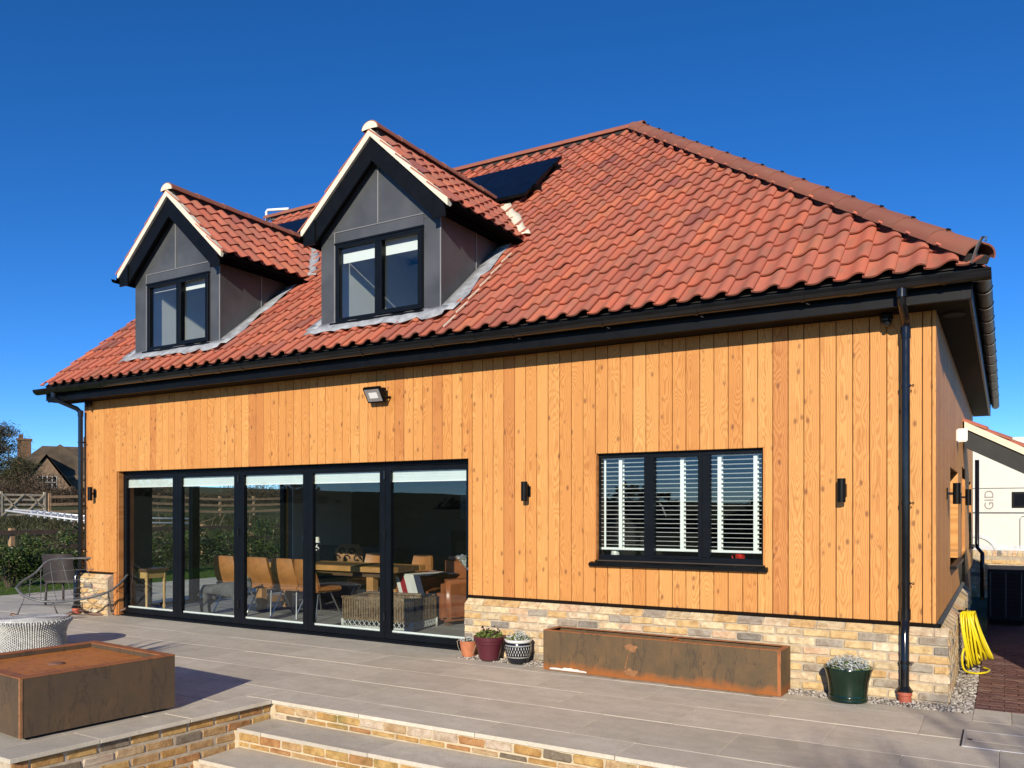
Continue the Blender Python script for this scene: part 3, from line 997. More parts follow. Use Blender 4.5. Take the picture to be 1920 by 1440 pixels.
# bifold doors
PX = [(-10.597, -9.558), (-9.377, -8.315), (-8.132, -7.071), (-6.909, -5.841), (-5.681, -4.622)]
LX = [-10.63, -9.467, -8.223, -6.99, -5.761, -4.555]
m = MB()
m.box(DL + 0.019, DR - 0.013, 0.10, 0.19, 0.0, 0.035).box(DL + 0.019, DR - 0.013, 0.10, 0.19, 2.055, DT - 0.001)
m.box(DL + 0.019, LX[0] - 0.002, 0.101, 0.189, 0.035, 2.055).box(LX[5] + 0.002, DR - 0.013, 0.101, 0.189, 0.035, 2.055)
m.box(DL + 0.019, DR - 0.013, 0.06, 0.0995, -0.004, 0.022)
m.build('door_frame', 'frame_grey', house, bevel=0.003)
m = MB().box(DL + 0.019, DR - 0.013, 0.023, 0.0995, DT - 0.004, DT + 0.012)
m.build('head_flashing', 'black_trim', house)
for i, (a, b) in enumerate(PX):
    lf = part('door_leaf', house)
    l0, l1 = LX[i] + 0.003, LX[i + 1] - 0.003
    m = MB()
    m.box(l0, a, 0.108, 0.172, 0.04, 2.05).box(b, l1, 0.108, 0.172, 0.04, 2.05)
    m.box(a, b, 0.1085, 0.1715, 0.04, 0.115).box(a, b, 0.1085, 0.1715, 1.995, 2.05)
    m.build('leaf_frame', 'frame_grey', lf, bevel=0.003)
    MB().box(a, b, 0.140, 0.146, 0.115, 1.995).build('pane', 'glass', lf)
    m = MB().box(a, b, 0.1465, 0.171, 0.116, 0.136)
    m.build('sunlit_track_strip', 'white', lf)  # white colour stands in for sunlight caught on the inner door track
    m = MB()
    for zz in (0.25, 1.2, 1.9):
        m.tube([(l1 + 0.003, 0.098, zz), (l1 + 0.003, 0.098, zz + 0.1)], 0.011, 8)
    if i in (1, 3):
        m.build('hinge', 'black_gloss', lf, smooth=True, angle=0.6)
    if i == 4:
        h_ = MB().tube([(b + 0.03, 0.108, 1.03), (b + 0.03, 0.06, 1.03), (b - 0.08, 0.055, 1.035)], 0.009, 8)
        h_.build('handle', 'steel', lf, smooth=True, angle=0.6)
        MB().tube([(b + 0.03, 0.108, 0.9), (b + 0.03, 0.09, 0.9)], 0.014, 10).build('lock', 'steel', lf, smooth=True, angle=0.6)

# kitchen window
w = part('kitchen_window', house)
WP = [(-2.998, -2.524), (-2.42, -1.986), (-1.876, -1.40)]
m = MB()
xa, xb = WL + 0.017, WR - 0.017
mull = [xa, -2.47, -1.93, xb]
m.box(xa, xb, 0.055, 0.115, WB + 0.0, WB + 0.05).box(xa, xb, 0.055, 0.115, WT - 0.045, WT)
z0, z1 = WB + 0.05, WT - 0.045
m.box(xa, WP[0][0], 0.056, 0.114, z0, z1).box(WP[0][1], WP[1][0], 0.056, 0.114, z0, z1)
m.box(WP[1][1], WP[2][0], 0.056, 0.114, z0, z1).box(WP[2][1], xb, 0.056, 0.114, z0, z1)
m.box(WP[1][0] - 0.04, WP[1][0], 0.045, 0.0555, z0 - 0.02, z1 + 0.02).box(WP[1][1], WP[1][1] + 0.04, 0.045, 0.0555, z0 - 0.02, z1 + 0.02)
m.box(WP[1][0], WP[1][1], 0.0451, 0.0554, z0 - 0.02, z0 + 0.012).box(WP[1][0], WP[1][1], 0.0451, 0.0554, z1 - 0.012, z1 + 0.02)
m.build('window_frame', 'frame_grey', w, bevel=0.003)
for a, b in WP:
    MB().box(a, b, 0.082, 0.088, z0, z1).build('pane', 'glass', w)
m = MB().prism([(-0.055, 0.992), (-0.055, 1.022), (0.06, 1.049), (0.06, 0.992)], 'x', WL - 0.045, WR + 0.03)
m.build('sill', 'black_trim', w, bevel=0.004)
MB().tube([(WP[1][0] + 0.01, 0.15, 1.62), (WP[1][0] + 0.045, 0.16, 1.57), (WP[1][0] + 0.085, 0.16, 1.48)], [0.009, 0.007, 0.009], 8).build('window_handle', 'steel', w, smooth=True)

# ------------------------------------------------------------------ roof
TP = 0.832
EY, EZ = -0.36, 3.370
PIT = math.atan(TP)
cp, sp = math.cos(PIT), math.sin(PIT)
XV = -11.93                                   # verge at the gable end
RY = EY + 4.724                               # ridge plan position
RZ = EZ + 4.724 * TP
roofz = lambda y: EZ + TP * (y - EY)
COV, GAU, TLEN = 0.22, 0.236 / cp, 0.40


def tile_mesh(name, cov=COV, mat='roof_tile', thick=0.016, seed=0):
    k = cov / 0.22
    prof = [(-0.010, 0.004), (0.010, -0.002), (0.035, -0.006), (0.062, -0.006), (0.088, -0.001), (0.110, 0.009), (0.130, 0.022), (0.150, 0.034), (0.170, 0.041), (0.190, 0.043), (0.208, 0.038), (0.222, 0.028), (0.228, 0.020)]
    prof = [(x * k, h + 0.012) for x, h in prof]
    lift = 0.033
    n = len(prof)
    V = [(x, 0, h + lift) for x, h in prof] + [(x, TLEN, h) for x, h in prof]            # top
    V += [(x, 0, h + lift) for x, h in prof] + [(x, 0.004, h + lift - thick) for x, h in prof]   # front edge
    F = [(i, i + 1, n + i + 1, n + i) for i in range(n - 1)]
    F += [(2 * n + i, 3 * n + i, 3 * n + i + 1, 2 * n + i + 1) for i in range(n - 1)]
    b = len(V)
    V += [(prof[0][0], 0, prof[0][1] + lift), (prof[0][0], TLEN, prof[0][1]), (prof[0][0], TLEN, prof[0][1] - thick), (prof[0][0], 0, prof[0][1] + lift - thick)]
    F.append((b, b + 1, b + 2, b + 3))
    b = len(V)
    V += [(prof[-1][0], 0, prof[-1][1] + lift), (prof[-1][0], 0, prof[-1][1] + lift - thick), (prof[-1][0], TLEN, prof[-1][1] - thick), (prof[-1][0], TLEN, prof[-1][1])]
    F.append((b, b + 1, b + 2, b + 3))
    me = bpy.data.meshes.new(name)
    me.from_pydata(V, [], F)
    me.polygons.foreach_set('use_smooth', [True] * (n - 1) + [False] * (n + 1))
    me.materials.append(M[mat])
    return me


TM = tile_mesh('roof_tile')


def frame(o, x, y):
    z = Vector(x).cross(Vector(y))
    return Matrix(((x[0], y[0], z[0], o[0]), (x[1], y[1], z[1], o[1]), (x[2], y[2], z[2], o[2]), (0, 0, 0, 1)))


DORM = [(-9.339, 'd1'), (-5.767, 'd2')]
DAP, DPT = 5.86, 0.917                        # dormer ridge height, dormer pitch


def under_dormer(x, y):
    for cx, _ in DORM:
        if abs(x - cx) < 0.80 and y > 0.10 and roofz(y) < DAP - DPT * abs(x - cx) - 0.15:
            return True
    return False


roof = part('roof', house)
m = MB()
def deck(x0, x1, y0, y1, hip=False):
    o_ = 0.012
    zz = lambda y: roofz(y) - o_
    m.add([(x0, y0, zz(y0)), (x1, y0, zz(y0)), (x1, y1, zz(y1)), (x0, y1, zz(y1))], [(0, 1, 2, 3)])
YB = 0.06
deck(XV + 0.04, 0.3, EY + 0.03, -0.3)
m.add([(XV + 0.04, -0.3, roofz(-0.3) - 0.012), (0.3, -0.3, roofz(-0.3) - 0.012), (-YB, YB, roofz(YB) - 0.012), (XV + 0.04, YB, roofz(YB) - 0.012)], [(0, 1, 2, 3)])
YT = 1.40
prevx = XV + 0.04
for cx, _ in DORM:
    deck(prevx, cx - 0.86, YB, YT)
    prevx = cx + 0.86
m.add([(prevx, YB, roofz(YB) - 0.012), (-YB, YB, roofz(YB) - 0.012), (-YT, YT, roofz(YT) - 0.012), (prevx, YT, roofz(YT) - 0.012)], [(0, 1, 2, 3)])
m.add([(XV + 0.04, YT, roofz(YT) - 0.012), (-YT, YT, roofz(YT) - 0.012), (-RY, RY, RZ - 0.012), (XV + 0.04, RY, RZ - 0.012)], [(0, 1, 2, 3)])
yb = 2 * RY - EY
m.add([(0.36, EY, EZ - 0.012), (0.36, yb, EZ - 0.012), (-RY, RY, RZ - 0.012)], [(0, 1, 2)])
m.add([(XV + 0.04, yb, EZ - 0.012), (0.36, yb, EZ - 0.012), (-RY, RY, RZ - 0.012), (XV + 0.04, RY, RZ - 0.012)], [(3, 2, 1, 0)])
m.build('roof_underlay', 'underlay', roof)

yl = Vector((0, cp, sp))
cand = []
nrow = 20
for j in range(nrow):
    y = EY + j * 0.236
    ncol = int((0.36 - XV) / COV) + 2
    for k in range(ncol):
        x = XV + k * COV
        ym = y + 0.118
        if x > -y + 0.02:
            continue
        if y + 0.26 > RY - 0.02 and j == nrow - 1:
            pass
        if under_dormer(x + 0.11, ym) and under_dormer(x + 0.11, y + 0.02):
            continue
        cand.append((x, y, j, k))
cv = Vector(camo.location)
def key(c):
    p = Vector((c[0] + 0.11, c[1] + 0.1, roofz(c[1] + 0.1)))
    hid = 0
    for cx, _ in DORM:                        # roof that the dormers hide from the terrace
        if cx - 1.9 < c[0] < cx - 0.7 and c[1] > 0.2:
            hid = 6
    return (p - cv).length + hid
cand.sort(key=key)
rest = []
nk = 0
for (x, y, j, k) in cand:
    loc = Vector((x, y, roofz(y))) + Vector((0, -sp, cp)) * rnd.uniform(-0.002, 0.003)
    Mx = frame(loc, (1, 0, 0), (0, cp, sp)) @ Matrix.Rotation(rnd.uniform(-0.006, 0.006), 4, 'Z') @ Matrix.Rotation(rnd.uniform(-0.012, 0.012), 4, 'Y')
    cut = x + COV > -(y + 0.33)
    if nk < 300:
        me = TM
        if cut:
            me = TM.copy()
            bm = bmesh.new()
            bm.from_mesh(me)
            inv = Mx.inverted()
            co = inv @ Vector((-y, y, roofz(y)))
            no = (inv.to_3x3() @ Vector((1, 1, 0))).normalized()
            bmesh.ops.bisect_plane(bm, geom=bm.verts[:] + bm.edges[:] + bm.faces[:], plane_co=co - no * 0.05, plane_no=no, clear_outer=True)
            bm.to_mesh(me)
            bm.free()
            if not me.polygons:
                continue
        o = link('roof_tile', me, roof)
        o.matrix_local = Mx
        nk += 1
    elif not cut:
        rest.append(Mx)
    else:
        me = TM
        if x + COV < -(y + 0.1):
            rest.append(Mx)
joined('roof_tiles', TM, rest, 'roof_tile', roof, seed=12)
# hip slope on the garage side
side = []
for j in range(nrow):
    d = j * 0.236
    y = EY + d + 0.02
    while y < yb - d - 0.2:
        side.append(frame(Vector((0.318 - d, y + 0.11, EZ + TP * d)), (0, 1, 0), (-cp, 0, sp)))
        y += COV
joined('side_roof_tiles', TM, side, 'roof_tile', roof, seed=21)
# ridge and hip tiles: half round
def half_round(L, r, th=0.016, squash=0.75, n=10):
    m = MB()
    V, F = [], []
    for y in (0, L):
        rr = r * (1.0 if y == 0 else 0.96)
        for q in (rr, rr - th):
            for i in range(n + 1):
                a = math.pi * i / n
                V.append((q * math.cos(a), y, q * math.sin(a) * squash))
    k = n + 1
    for i in range(n):
        F += [(i, 2 * k + i, 2 * k + i + 1, i + 1), (k + i, k + i + 1, 3 * k + i + 1, 3 * k + i), (i, i + 1, k + i + 1, k + i), (2 * k + i, 3 * k + i, 3 * k + i + 1, 2 * k + i + 1)]
    F += [(0, k, 3 * k, 2 * k), (n, 2 * k + n, 3 * k + n, k + n)]
    m.add(V, F)
    return m.mesh('ridge_tile', 'ridge_tile', smooth=True, angle=0.7)


HR = half_round(0.47, 0.142)
RR = half_round(0.46, 0.125, squash=0.8)
hipd = Vector((-1, 1, TP)).normalized()
hn = Vector((1, 1, 0)).normalized()
hlen = 4.724 * Vector((-1, 1, TP)).length - 0.12
e0 = Vector((0.36, EY, EZ)) + hipd * 0.10
clip = MB().tube([(0, -0.03, -0.012), (0, -0.03, 0.0)], 0.018, 8).mesh('ridge_clip', 'black_trim')
t = 0.0
up_h = hn.cross(hipd)
if up_h.z < 0:
    up_h = -up_h
xh = hipd.cross(up_h)
while t < hlen - 0.1:
    q = e0 + hipd * t + up_h * 0.040
    Mx = Matrix(((xh.x, hipd.x, up_h.x, q.x), (xh.y, hipd.y, up_h.y, q.y), (xh.z, hipd.z, up_h.z, q.z), (0, 0, 0, 1)))
    o = link('hip_tile', HR, roof)
    o.matrix_local = Mx @ Matrix.Rotation(-0.018, 4, 'X')
    if t > 0.2:
        o2 = link('tile_clip', clip, roof)
        o2.matrix_local = Mx @ Matrix.Translation((0.0, 0.0, 0.115))
    t += 0.452
x = -RY + 0.15
while x > XV + 0.1:
    o = link('ridge_tile', RR, roof)
    o.matrix_local = frame(Vector((x, RY, RZ + 0.03)), (0, 1, 0), (-1, 0, 0)) @ Matrix.Rotation(0.012, 4, 'X')
    x -= 0.445
mb = MB()
for sgn in (-1, 1):                               # dark dry-ridge strip below the ridge and hip tiles
    pass
mb.bar(Vector((-RY, RY, RZ + 0.02)), Vector((XV + 0.05, RY, RZ + 0.02)), 0.17, 0.07)
mb.bar(e0 + up_h * 0.02, e0 + hipd * hlen + up_h * 0.02, 0.19, 0.06, up=tuple(up_h))
mb.build('ridge_roll', 'underlay', roof)
m = MB()
hp = Vector((0.235, EY + 0.01, EZ + 0.03))
pts = [hp + Vector((-0.05, 0.05, 0.0)), hp + Vector((0.03, -0.03, 0.0)), hp + Vector((0.075, -0.06, 0.13)), hp + Vector((0.10, -0.075, 0.17)), hp + Vector((0.125, -0.085, 0.165)), hp + Vector((0.12, -0.085, 0.135))]
m.tube(pts, 0.016, 6, flat=0.4)
m.build('hip_iron', 'steel', roof, smooth=True, angle=0.8)
# verge: undercloak and bargeboard on the gable
for n_, (o1, o2, z1_, z2_, mt) in {'bargeboard': (XV + 0.02, XV + 0.06, -0.24, -0.03, 'black_trim'), 'undercloak': (XV - 0.004, XV + 0.3, -0.028, -0.014, 'verge_mortar')}.items():
    mm = MB()
    P_ = [(EY + 0.05, roofz(EY + 0.05) + z1_), (RY, RZ + z1_), (yb - 0.05, roofz(EY + 0.05) + z1_), (yb - 0.05, roofz(EY + 0.05) + z2_), (RY, RZ + z2_), (EY + 0.05, roofz(EY + 0.05) + z2_)]
    mm.prism(P_, 'x', o1, o2)
    mm.build(n_, mt, roof)

# eaves: fascia, soffit, gutters, downpipes
m = MB().box(XV + 0.06, 0.262, -0.31, -0.285, 3.15, 3.396)
m.build('fascia', 'black_trim', house, bevel=0.003)
m = MB().box(0.237, 0.262, -0.284, 9.0, 3.15, 3.396)
m.build('fascia', 'black_trim', house, bevel=0.003)
m = MB()
for x in (-10.6, -7.0, -3.9, 0.20):
    m.box(x, x + 0.012, -0.3125, -0.3095, 3.148, 3.30)
m.build('fascia_joint', 'frame_grey', house)
m = MB().box(XV + 0.06, 0.236, -0.284, 0.0, 3.1565, 3.169).box(0.0, 0.236, 0.0005, 9.0, 3.1566, 3.169)
m.build('soffit', 'soffit', house)
MB().lathe([(0.0, 0.0), (0.085, 0.0), (0.09, 0.012)], 20, (0.12, 0.22, 3.144)).build('soffit_vent', 'underlay', house)


def gutter_poly(c0, c1, r=0.060, th=0.005, n=12):
    out = [(c0 - r * math.cos(math.pi * i / n), c1 - r * math.sin(math.pi * i / n)) for i in range(n + 1)]
    inn = [(c0 - (r - th) * math.cos(math.pi * i / n), c1 - (r - th) * math.sin(math.pi * i / n)) for i in range(n, -1, -1)]
    return out + inn


GC = (-0.390, 3.330)
gut = MB().prism(gutter_poly(*GC, 0.075), 'x', XV - 0.07, 0.392).build('gutter', 'black_gloss', house, smooth=True, angle=0.7)
gut2 = MB().prism(gutter_poly(0.332, 3.338), 'y', -0.44, 9.1).build('gutter', 'black_trim', house, smooth=True, angle=0.7)
BRK = MB().prism(gutter_poly(0, 0, 0.0815, 0.006), 'x', -0.013, 0.013).box(-0.013, 0.013, 0.066, 0.080, -0.05, 0.012).mesh('gutter_bracket', 'black_gloss', smooth=True, angle=0.6)
BRK2 = MB().prism(gutter_poly(0, 0, 0.0665, 0.006), 'x', -0.013, 0.013).mesh('gutter_bracket', 'black_gloss', smooth=True, angle=0.6)
for x in [-11.4, -10.4, -9.45, -8.5, -7.55, -6.6, -5.65, -4.7, -3.72, -2.75, -1.85, -0.95, 0.08]:
    link('gutter_bracket', BRK, gut, (x, GC[0], GC[1]))
for y in [0.15, 0.75, 1.35, 1.95, 2.6, 3.3, 4.0, 4.8, 5.6, 6.5, 7.5]:
    link('gutter_bracket', BRK2, gut2, (0.332, y, 3.338), (0, 0, R(90)))
for x in (-10.9, -8.0, -4.2, -0.55):
    MB().prism(gutter_poly(GC[0], GC[1], 0.079, 0.006), 'x', x - 0.06, x + 0.06).build('gutter_union', 'black_gloss', gut, smooth=True, angle=0.7)
m = MB()
m.lathe([(0.0, -0.0), (0.0, 0)], 3)
sc_ = MB()
for x in [-3.72, -2.75, -1.85, -0.95]:
    sc_.tube([(x + 0.01, -0.318, 3.262), (x + 0.035, -0.322, 3.250)], 0.007, 6)
sc_.build('bracket_screw', 'steel', gut)


def downpipe(x, y, top, name='downpipe', left=False):
    d = part(name, house)
    r = 0.034
    m = MB()
    if left:
        pts = [(x - 0.17, GC[0], 3.28), (x - 0.17, GC[0], 3.19), (x - 0.15, GC[0] + 0.03, 3.16), (x - 0.03, y - 0.04, 3.05), (x, y, 3.0), (x, y, 2.9)]
    else:
        pts = [(x, GC[0] + 0.0, 3.29), (x, GC[0], 3.20), (x, GC[0] + 0.02, 3.17), (x, y - 0.04, 3.08), (x, y, 3.04), (x, y, 2.9)]
    m.tube(pts, r, 14)
    m.tube([(x, y, 2.95), (x, y, 0.70)], r, 16)
    yb_ = -0.155
    m.tube([(x, y, 0.72), (x, y, 0.66), (x, (y + yb_) / 2, 0.60), (x, yb_, 0.55), (x, yb_, 0.11)], r, 16)
    m.build('pipe', 'black_gloss', d, smooth=True, angle=0.7)
    for z in (2.98, 0.70):
        MB().tube([(x, y, z - 0.045), (x, y, z + 0.045)], r + 0.006, 16).build('socket', 'black_gloss', d, smooth=True, angle=0.7)
    m = MB().tube([(pts[0][0], pts[0][1], 3.20), (pts[0][0], pts[0][1], 3.30)], r + 0.008, 16)
    m.build('socket', 'black_gloss', d, smooth=True, angle=0.7)
    for z, yy in ((2.55, y), (1.60, y), (0.95, y), (0.32, yb_)):
        k = MB().tube([(x, yy, z - 0.012), (x, yy, z + 0.012)], r + 0.005, 16)
        k.box(x - 0.012, x + 0.012, yy + r, -0.001 if yy == y else -0.1, z - 0.012, z + 0.012)
        k.tube([(x + r, yy, z), (x + r + 0.014, yy, z)], 0.004, 6)
        k.tube([(x + r + 0.020 + 0.008 * math.cos(a), yy, z + 0.008 * math.sin(a)) for a in [i * math.pi / 4 for i in range(8)]], 0.004, 6, closed=True)
        k.build('clip', 'black_gloss', d, smooth=True, angle=0.7)
    MB().lathe([(r + 0.004, 0.13), (0.055, 0.105), (0.062, 0.098), (0.062, 0.088), (0.0, 0.086)], 20, (x, yb_, 0)).build('rain_collar', 'black_gloss', d, smooth=True, angle=0.7)
    MB().lathe([(0.0, 0.086), (0.056, 0.086), (0.056, 0.06), (0.05, 0.055), (0.05, -0.03)], 20, (x, yb_, 0)).build('drain_socket', 'red_clay', d, smooth=True, angle=0.7)
    return d


downpipe(-0.215, -0.085, 3.3)
downpipe(-11.405, -0.085, 3.3, left=True)

# ------------------------------------------------------------------ dormers
def dormer(cx, wx, lead_light):
    D = part('dormer', house)
    hw = 0.888
    YF = 0.0
    ze = DAP - DPT * 1.07
    wl, wr, wb, wt = wx - 0.652, wx + 0.652, 3.775, 4.715
    gz = lambda x: DAP - 0.05 - DPT * abs(x - cx)
    zb = 3.66
    def panel(poly, y0=YF, y1=0.05, name='zinc_panel'):
        MB().prism(poly, 'y', y0, y1).build(name, 'zinc', D)
    g_ = 0.003
    panel([(cx - hw, zb), (wl - g_, zb), (wl - g_, 4.80), (cx - hw, 4.80)])
    panel([(wr + g_, zb), (cx + hw, zb), (cx + hw, 4.80), (wr + g_, 4.80)])
    panel([(wl, zb), (wr, zb), (wr, wb - 0.03), (wl, wb - 0.03)])
    panel([(wl, wt + g_), (wr, wt + g_), (wr, 4.852), (wl, 4.852)], YF - 0.004)
    tz = 4.858
    panel([(cx - hw, 4.803), (wl - g_, 4.803), (wl, tz), (cx - 0.004, tz), (cx - 0.004, gz(cx) - 0.02), (cx - hw, gz(cx - hw))])
    panel([(cx + 0.004, tz), (wr, tz), (wr + g_, 4.803), (cx + hw, 4.803), (cx + hw, gz(cx + hw)), (cx + 0.004, gz(cx) - 0.02)])
    m = MB().box(cx - 0.007, cx + 0.007, YF - 0.014, YF - 0.001, tz, gz(cx) - 0.12)
    m.box(wl - 0.016, wl - 0.004, YF - 0.016, YF - 0.001, wb - 0.06, 4.86).box(wl - 0.03, wr, YF - 0.0115, YF - 0.0045, 4.853, 4.862)
    m.box(cx + hw - 0.012, cx + hw + 0.002, YF - 0.008, YF - 0.001, zb, 4.86)
    m.build('seam', 'zinc_seam', D)
    # cheeks
    for sgn in (-1, 1):
        x0, x1 = (cx + hw - 0.04, cx + hw) if sgn > 0 else (cx - hw, cx - hw + 0.04)
        m = MB().prism([(0.051, 3.62), (0.051, ze + 0.15), (1.62, ze + 0.15)], 'x', x0, x1)
        m.build('cheek', 'zinc', D)
        if sgn > 0:
            MB().box(x1 + 0.0, x1 + 0.008, 0.70, 0.712, roofz(0.7) + 0.05, ze + 0.1).build('seam', 'zinc_seam', D)
    # inner lining
    m = MB()
    xi0, xi1 = wl - 0.004, wr + 0.004
    m.add([(xi0, 0.06, 3.5), (xi0, 1.9, 3.5), (xi0, 1.9, 5.0), (xi0, 0.06, 5.0)], [(0, 1, 2, 3)])
    m.add([(xi1, 0.06, 3.5), (xi1, 1.9, 3.5), (xi1, 1.9, 5.0), (xi1, 0.06, 5.0)], [(3, 2, 1, 0)])
    m.add([(xi0, 1.9, 2.6), (xi1, 1.9, 2.6), (xi1, 1.9, 5.0), (xi0, 1.9, 5.0)], [(0, 1, 2, 3)])
    m.add([(xi0, 0.06, 4.9), (xi0, 1.9, 4.9), (xi1, 1.9, 4.9), (xi1, 0.06, 4.9)], [(0, 1, 2, 3)])
    m.build('lining', 'plaster_white', D, recalc=False)
    # window
    m = MB()
    mx = wx + (0.0 if lead_light else 0.02)
    yf0, yf1 = -0.012, 0.06
    m.box(wl, wr, yf0, yf1, wb, wb + 0.055).box(wl, wr, yf0, yf1, wt - 0.05, wt)
    m.box(wl, wl + 0.05, yf0 + 0.001, yf1, wb + 0.055, wt - 0.05).box(wr - 0.05, wr, yf0 + 0.001, yf1, wb + 0.055, wt - 0.05)
    m.box(mx - 0.05, mx + 0.05, yf0 + 0.001, yf1, wb + 0.055, wt - 0.05)
    m.box(wl - 0.012, wr + 0.012, yf0 - 0.01, -0.013, wt - 0.01, wt + 0.014)
    s0, s1 = mx + 0.01, wr - 0.012
    m.box(s0, s1, yf0 - 0.02, yf0 - 0.0005, wb + 0.02, wb + 0.075).box(s0, s1, yf0 - 0.02, yf0 - 0.0005, wt - 0.068, wt - 0.02)
    m.box(s0, s0 + 0.055, yf0 - 0.0199, yf0 - 0.0006, wb + 0.075, wt - 0.068).box(s1 - 0.055, s1, yf0 - 0.0199, yf0 - 0.0006, wb + 0.075, wt - 0.068)
    m.build('window_frame', 'frame_grey', D, bevel=0.003)
    for a, b in ((wl + 0.05, mx - 0.05), (mx + 0.05, wr - 0.05)):
        MB().box(a, b, 0.02, 0.026, wb + 0.055, wt - 0.05).build('pane', 'glass', D)
    MB().prism([(-0.06, wb - 0.03), (-0.06, wb - 0.005), (0.0, wb + 0.006), (0.0, wb - 0.03)], 'x', wl - 0.05, wr + 0.03).build('sill', 'black_trim', D, bevel=0.002)
    # bargeboards, boxed ends, verge
    yb0, yb1 = -0.125, -0.095
    for sgn in (-1, 1):
        tx = cx + sgn * 1.03
        top = lambda x: DAP - 0.055 - DPT * abs(x - cx)
        bw_ = 0.26
        poly = [(cx, top(cx)), (cx, top(cx) - bw_), (cx + sgn * 0.87, top(cx + sgn * 0.87) - bw_), (cx + sgn * 0.87, top(cx + sgn * 0.87))]
        MB().prism(poly, 'y', yb0, yb1).build('bargeboard', 'black_trim', D)
        bx0, bx1 = cx + sgn * 0.86, tx + sgn * 0.015
        MB().prism([(bx0, ze - 0.16), (bx1, ze - 0.16), (bx1, top(bx1) + 0.005), (bx0, top(bx0) - 0.01)], 'y', yb0 - 0.02, yb0 - 0.0005).build('box_end', 'black_trim', D)
        # soffit under the overhang and eaves box
        MB().prism([(cx + sgn * (hw + 0.002), ze - 0.08), (tx, ze - 0.08), (tx, ze + 0.06), (cx + sgn * (hw + 0.002), ze + 0.2)], 'y', yb1 + 0.001, 1.6).build('eaves_box', 'matt_black', D)
        v0, v1 = 0.0, 0.062
        P_ = [(cx, DAP - 0.045), (tx + sgn * 0.05, DAP - 0.045 - DPT * 1.08), (tx + sgn * 0.05, DAP - 0.045 - DPT * 1.08 + 0.085), (cx, DAP + 0.045)]
        MB().prism(P_, 'y', yb0 - 0.03, yb0 + 0.05).build('verge', 'verge_mortar', D)
        gx = cx + sgn * 1.11
        gg = MB().prism(gutter_poly(gx, ze - 0.040, 0.062, 0.005), 'y', yb0 - 0.06, 1.50)
        gg.build('gutter', 'matt_black', D, smooth=True, angle=0.7)
    MB().prism([(cx - 0.95, 4.87), (cx, DAP - 0.10), (cx + 0.95, 4.87), (cx + 0.9, 4.80), (cx, DAP - 0.22), (cx - 0.9, 4.80)], 'y', yb1 + 0.001, -0.001).build('verge_soffit', 'black_trim', D)
    # tiles
    dp = math.atan(DPT)
    c_, s_ = math.cos(dp), math.sin(dp)
    pl = {1: [], -1: []}
    nr = 5
    for sgn in (1, -1):
        for j in range(nr):
            dd = 1.09 - j * (1.09 / nr)
            zz = DAP - DPT * dd
            ymax = (zz - EZ) / TP + EY
            y = yb0 - 0.02
            while y < ymax + 0.06:
                if sgn > 0:
                    Mx = frame(Vector((cx + dd, y, zz)), (0, 1, 0), (-c_, 0, s_))
                else:
                    Mx = frame(Vector((cx - dd, y + COV, zz)), (0, -1, 0), (c_, 0, s_))
                pl[sgn].append(Mx)
                y += COV
    for Mx in pl[1]:
        o = link('dormer_tile', TM, D)
        o.matrix_local = Mx @ Matrix.Rotation(rnd.uniform(-0.008, 0.008), 4, 'Z')
    joined('far_slope_tiles', TM, pl[-1], 'roof_tile', D, seed=int(cx * -10))
    m = MB()
    ymx = (DAP - EZ) / TP + EY
    ye = (ze - EZ) / TP + EY
    for sgn in (-1, 1):
        m.add([(cx, yb0, DAP - 0.012), (cx + sgn * 1.07, yb0, ze - 0.012), (cx + sgn * 1.07, ye, ze - 0.012), (cx, ymx, DAP - 0.012)], [(0, 1, 2, 3)])
    m.build('underlay', 'underlay', D)
    y = yb0 - 0.03
    while y < ymx - 0.1:
        o = link('ridge_tile', RR, D)
        o.matrix_local = frame(Vector((cx, y, DAP + 0.035)), (1, 0, 0), (0, 1, 0)) @ Matrix.Rotation(-0.012, 4, 'X')
        y += 0.445
    m = MB().bar((cx, yb0 + 0.02, DAP + 0.02), (cx, ymx, DAP + 0.02), 0.16, 0.07)
    m.build('ridge_roll', 'underlay', D)
    V = [(cx, yb0 - 0.034, DAP + 0.04)] + [(cx + 0.112 * math.cos(math.pi * i / 12), yb0 - 0.036, DAP + 0.03 + 0.092 * math.sin(math.pi * i / 12)) for i in range(13)]
    V2 = [(a, b + 0.05, c) for a, b, c in V]
    m = MB().add(V + V2, [(0, i, i + 1) for i in range(1, 13)] + [(i, i + 14, i + 15, i + 1) for i in range(1, 13)])
    m.build('ridge_end', 'verge_mortar', D)
    # lead: apron, side soakers, valleys
    def ribbon(name, a, b, inner, outer, off, n=14, seed=1, mat='lead', jag=0.03):
        r_ = random.Random(seed)
        V, F = [], []
        for i in range(n + 1):
            t_ = i / n
            x = a[0] + (b[0] - a[0]) * t_
            y = a[1] + (b[1] - a[1]) * t_
            jx = r_.uniform(-jag, jag)
            for q, (dx, dy) in enumerate((inner, ((inner[0] + outer[0]) / 2, (inner[1] + outer[1]) / 2), outer)):
                xx = x + dx + (jx if q == 2 else 0) * (1 if abs(outer[0]) > abs(outer[1]) else 0)
                yy = y + dy + (jx if q == 2 else 0) * (0 if abs(outer[0]) > abs(outer[1]) else 1)
                V.append((xx, yy, roofz(yy) + off + r_.uniform(-0.008, 0.008) - 0.012 * (q == 2)))
        for i in range(n):
            for q in range(2):
                k_ = i * 3 + q
                F.append((k_, k_ + 3, k_ + 4, k_ + 1))
        mm = MB().add(V, F)
        me_ = mm.mesh(name, mat, smooth=True)
        o_ = link(name, me_, D)
        sol = o_.modifiers.new('thickness', 'SOLIDIFY')
        sol.thickness = 0.006
        return o_
    ribbon('lead_apron', (cx - hw - 0.13, 0.0), (cx + hw + 0.1, 0.0), (0, 0.0), (0, -0.16), 0.125, 24, seed=3)
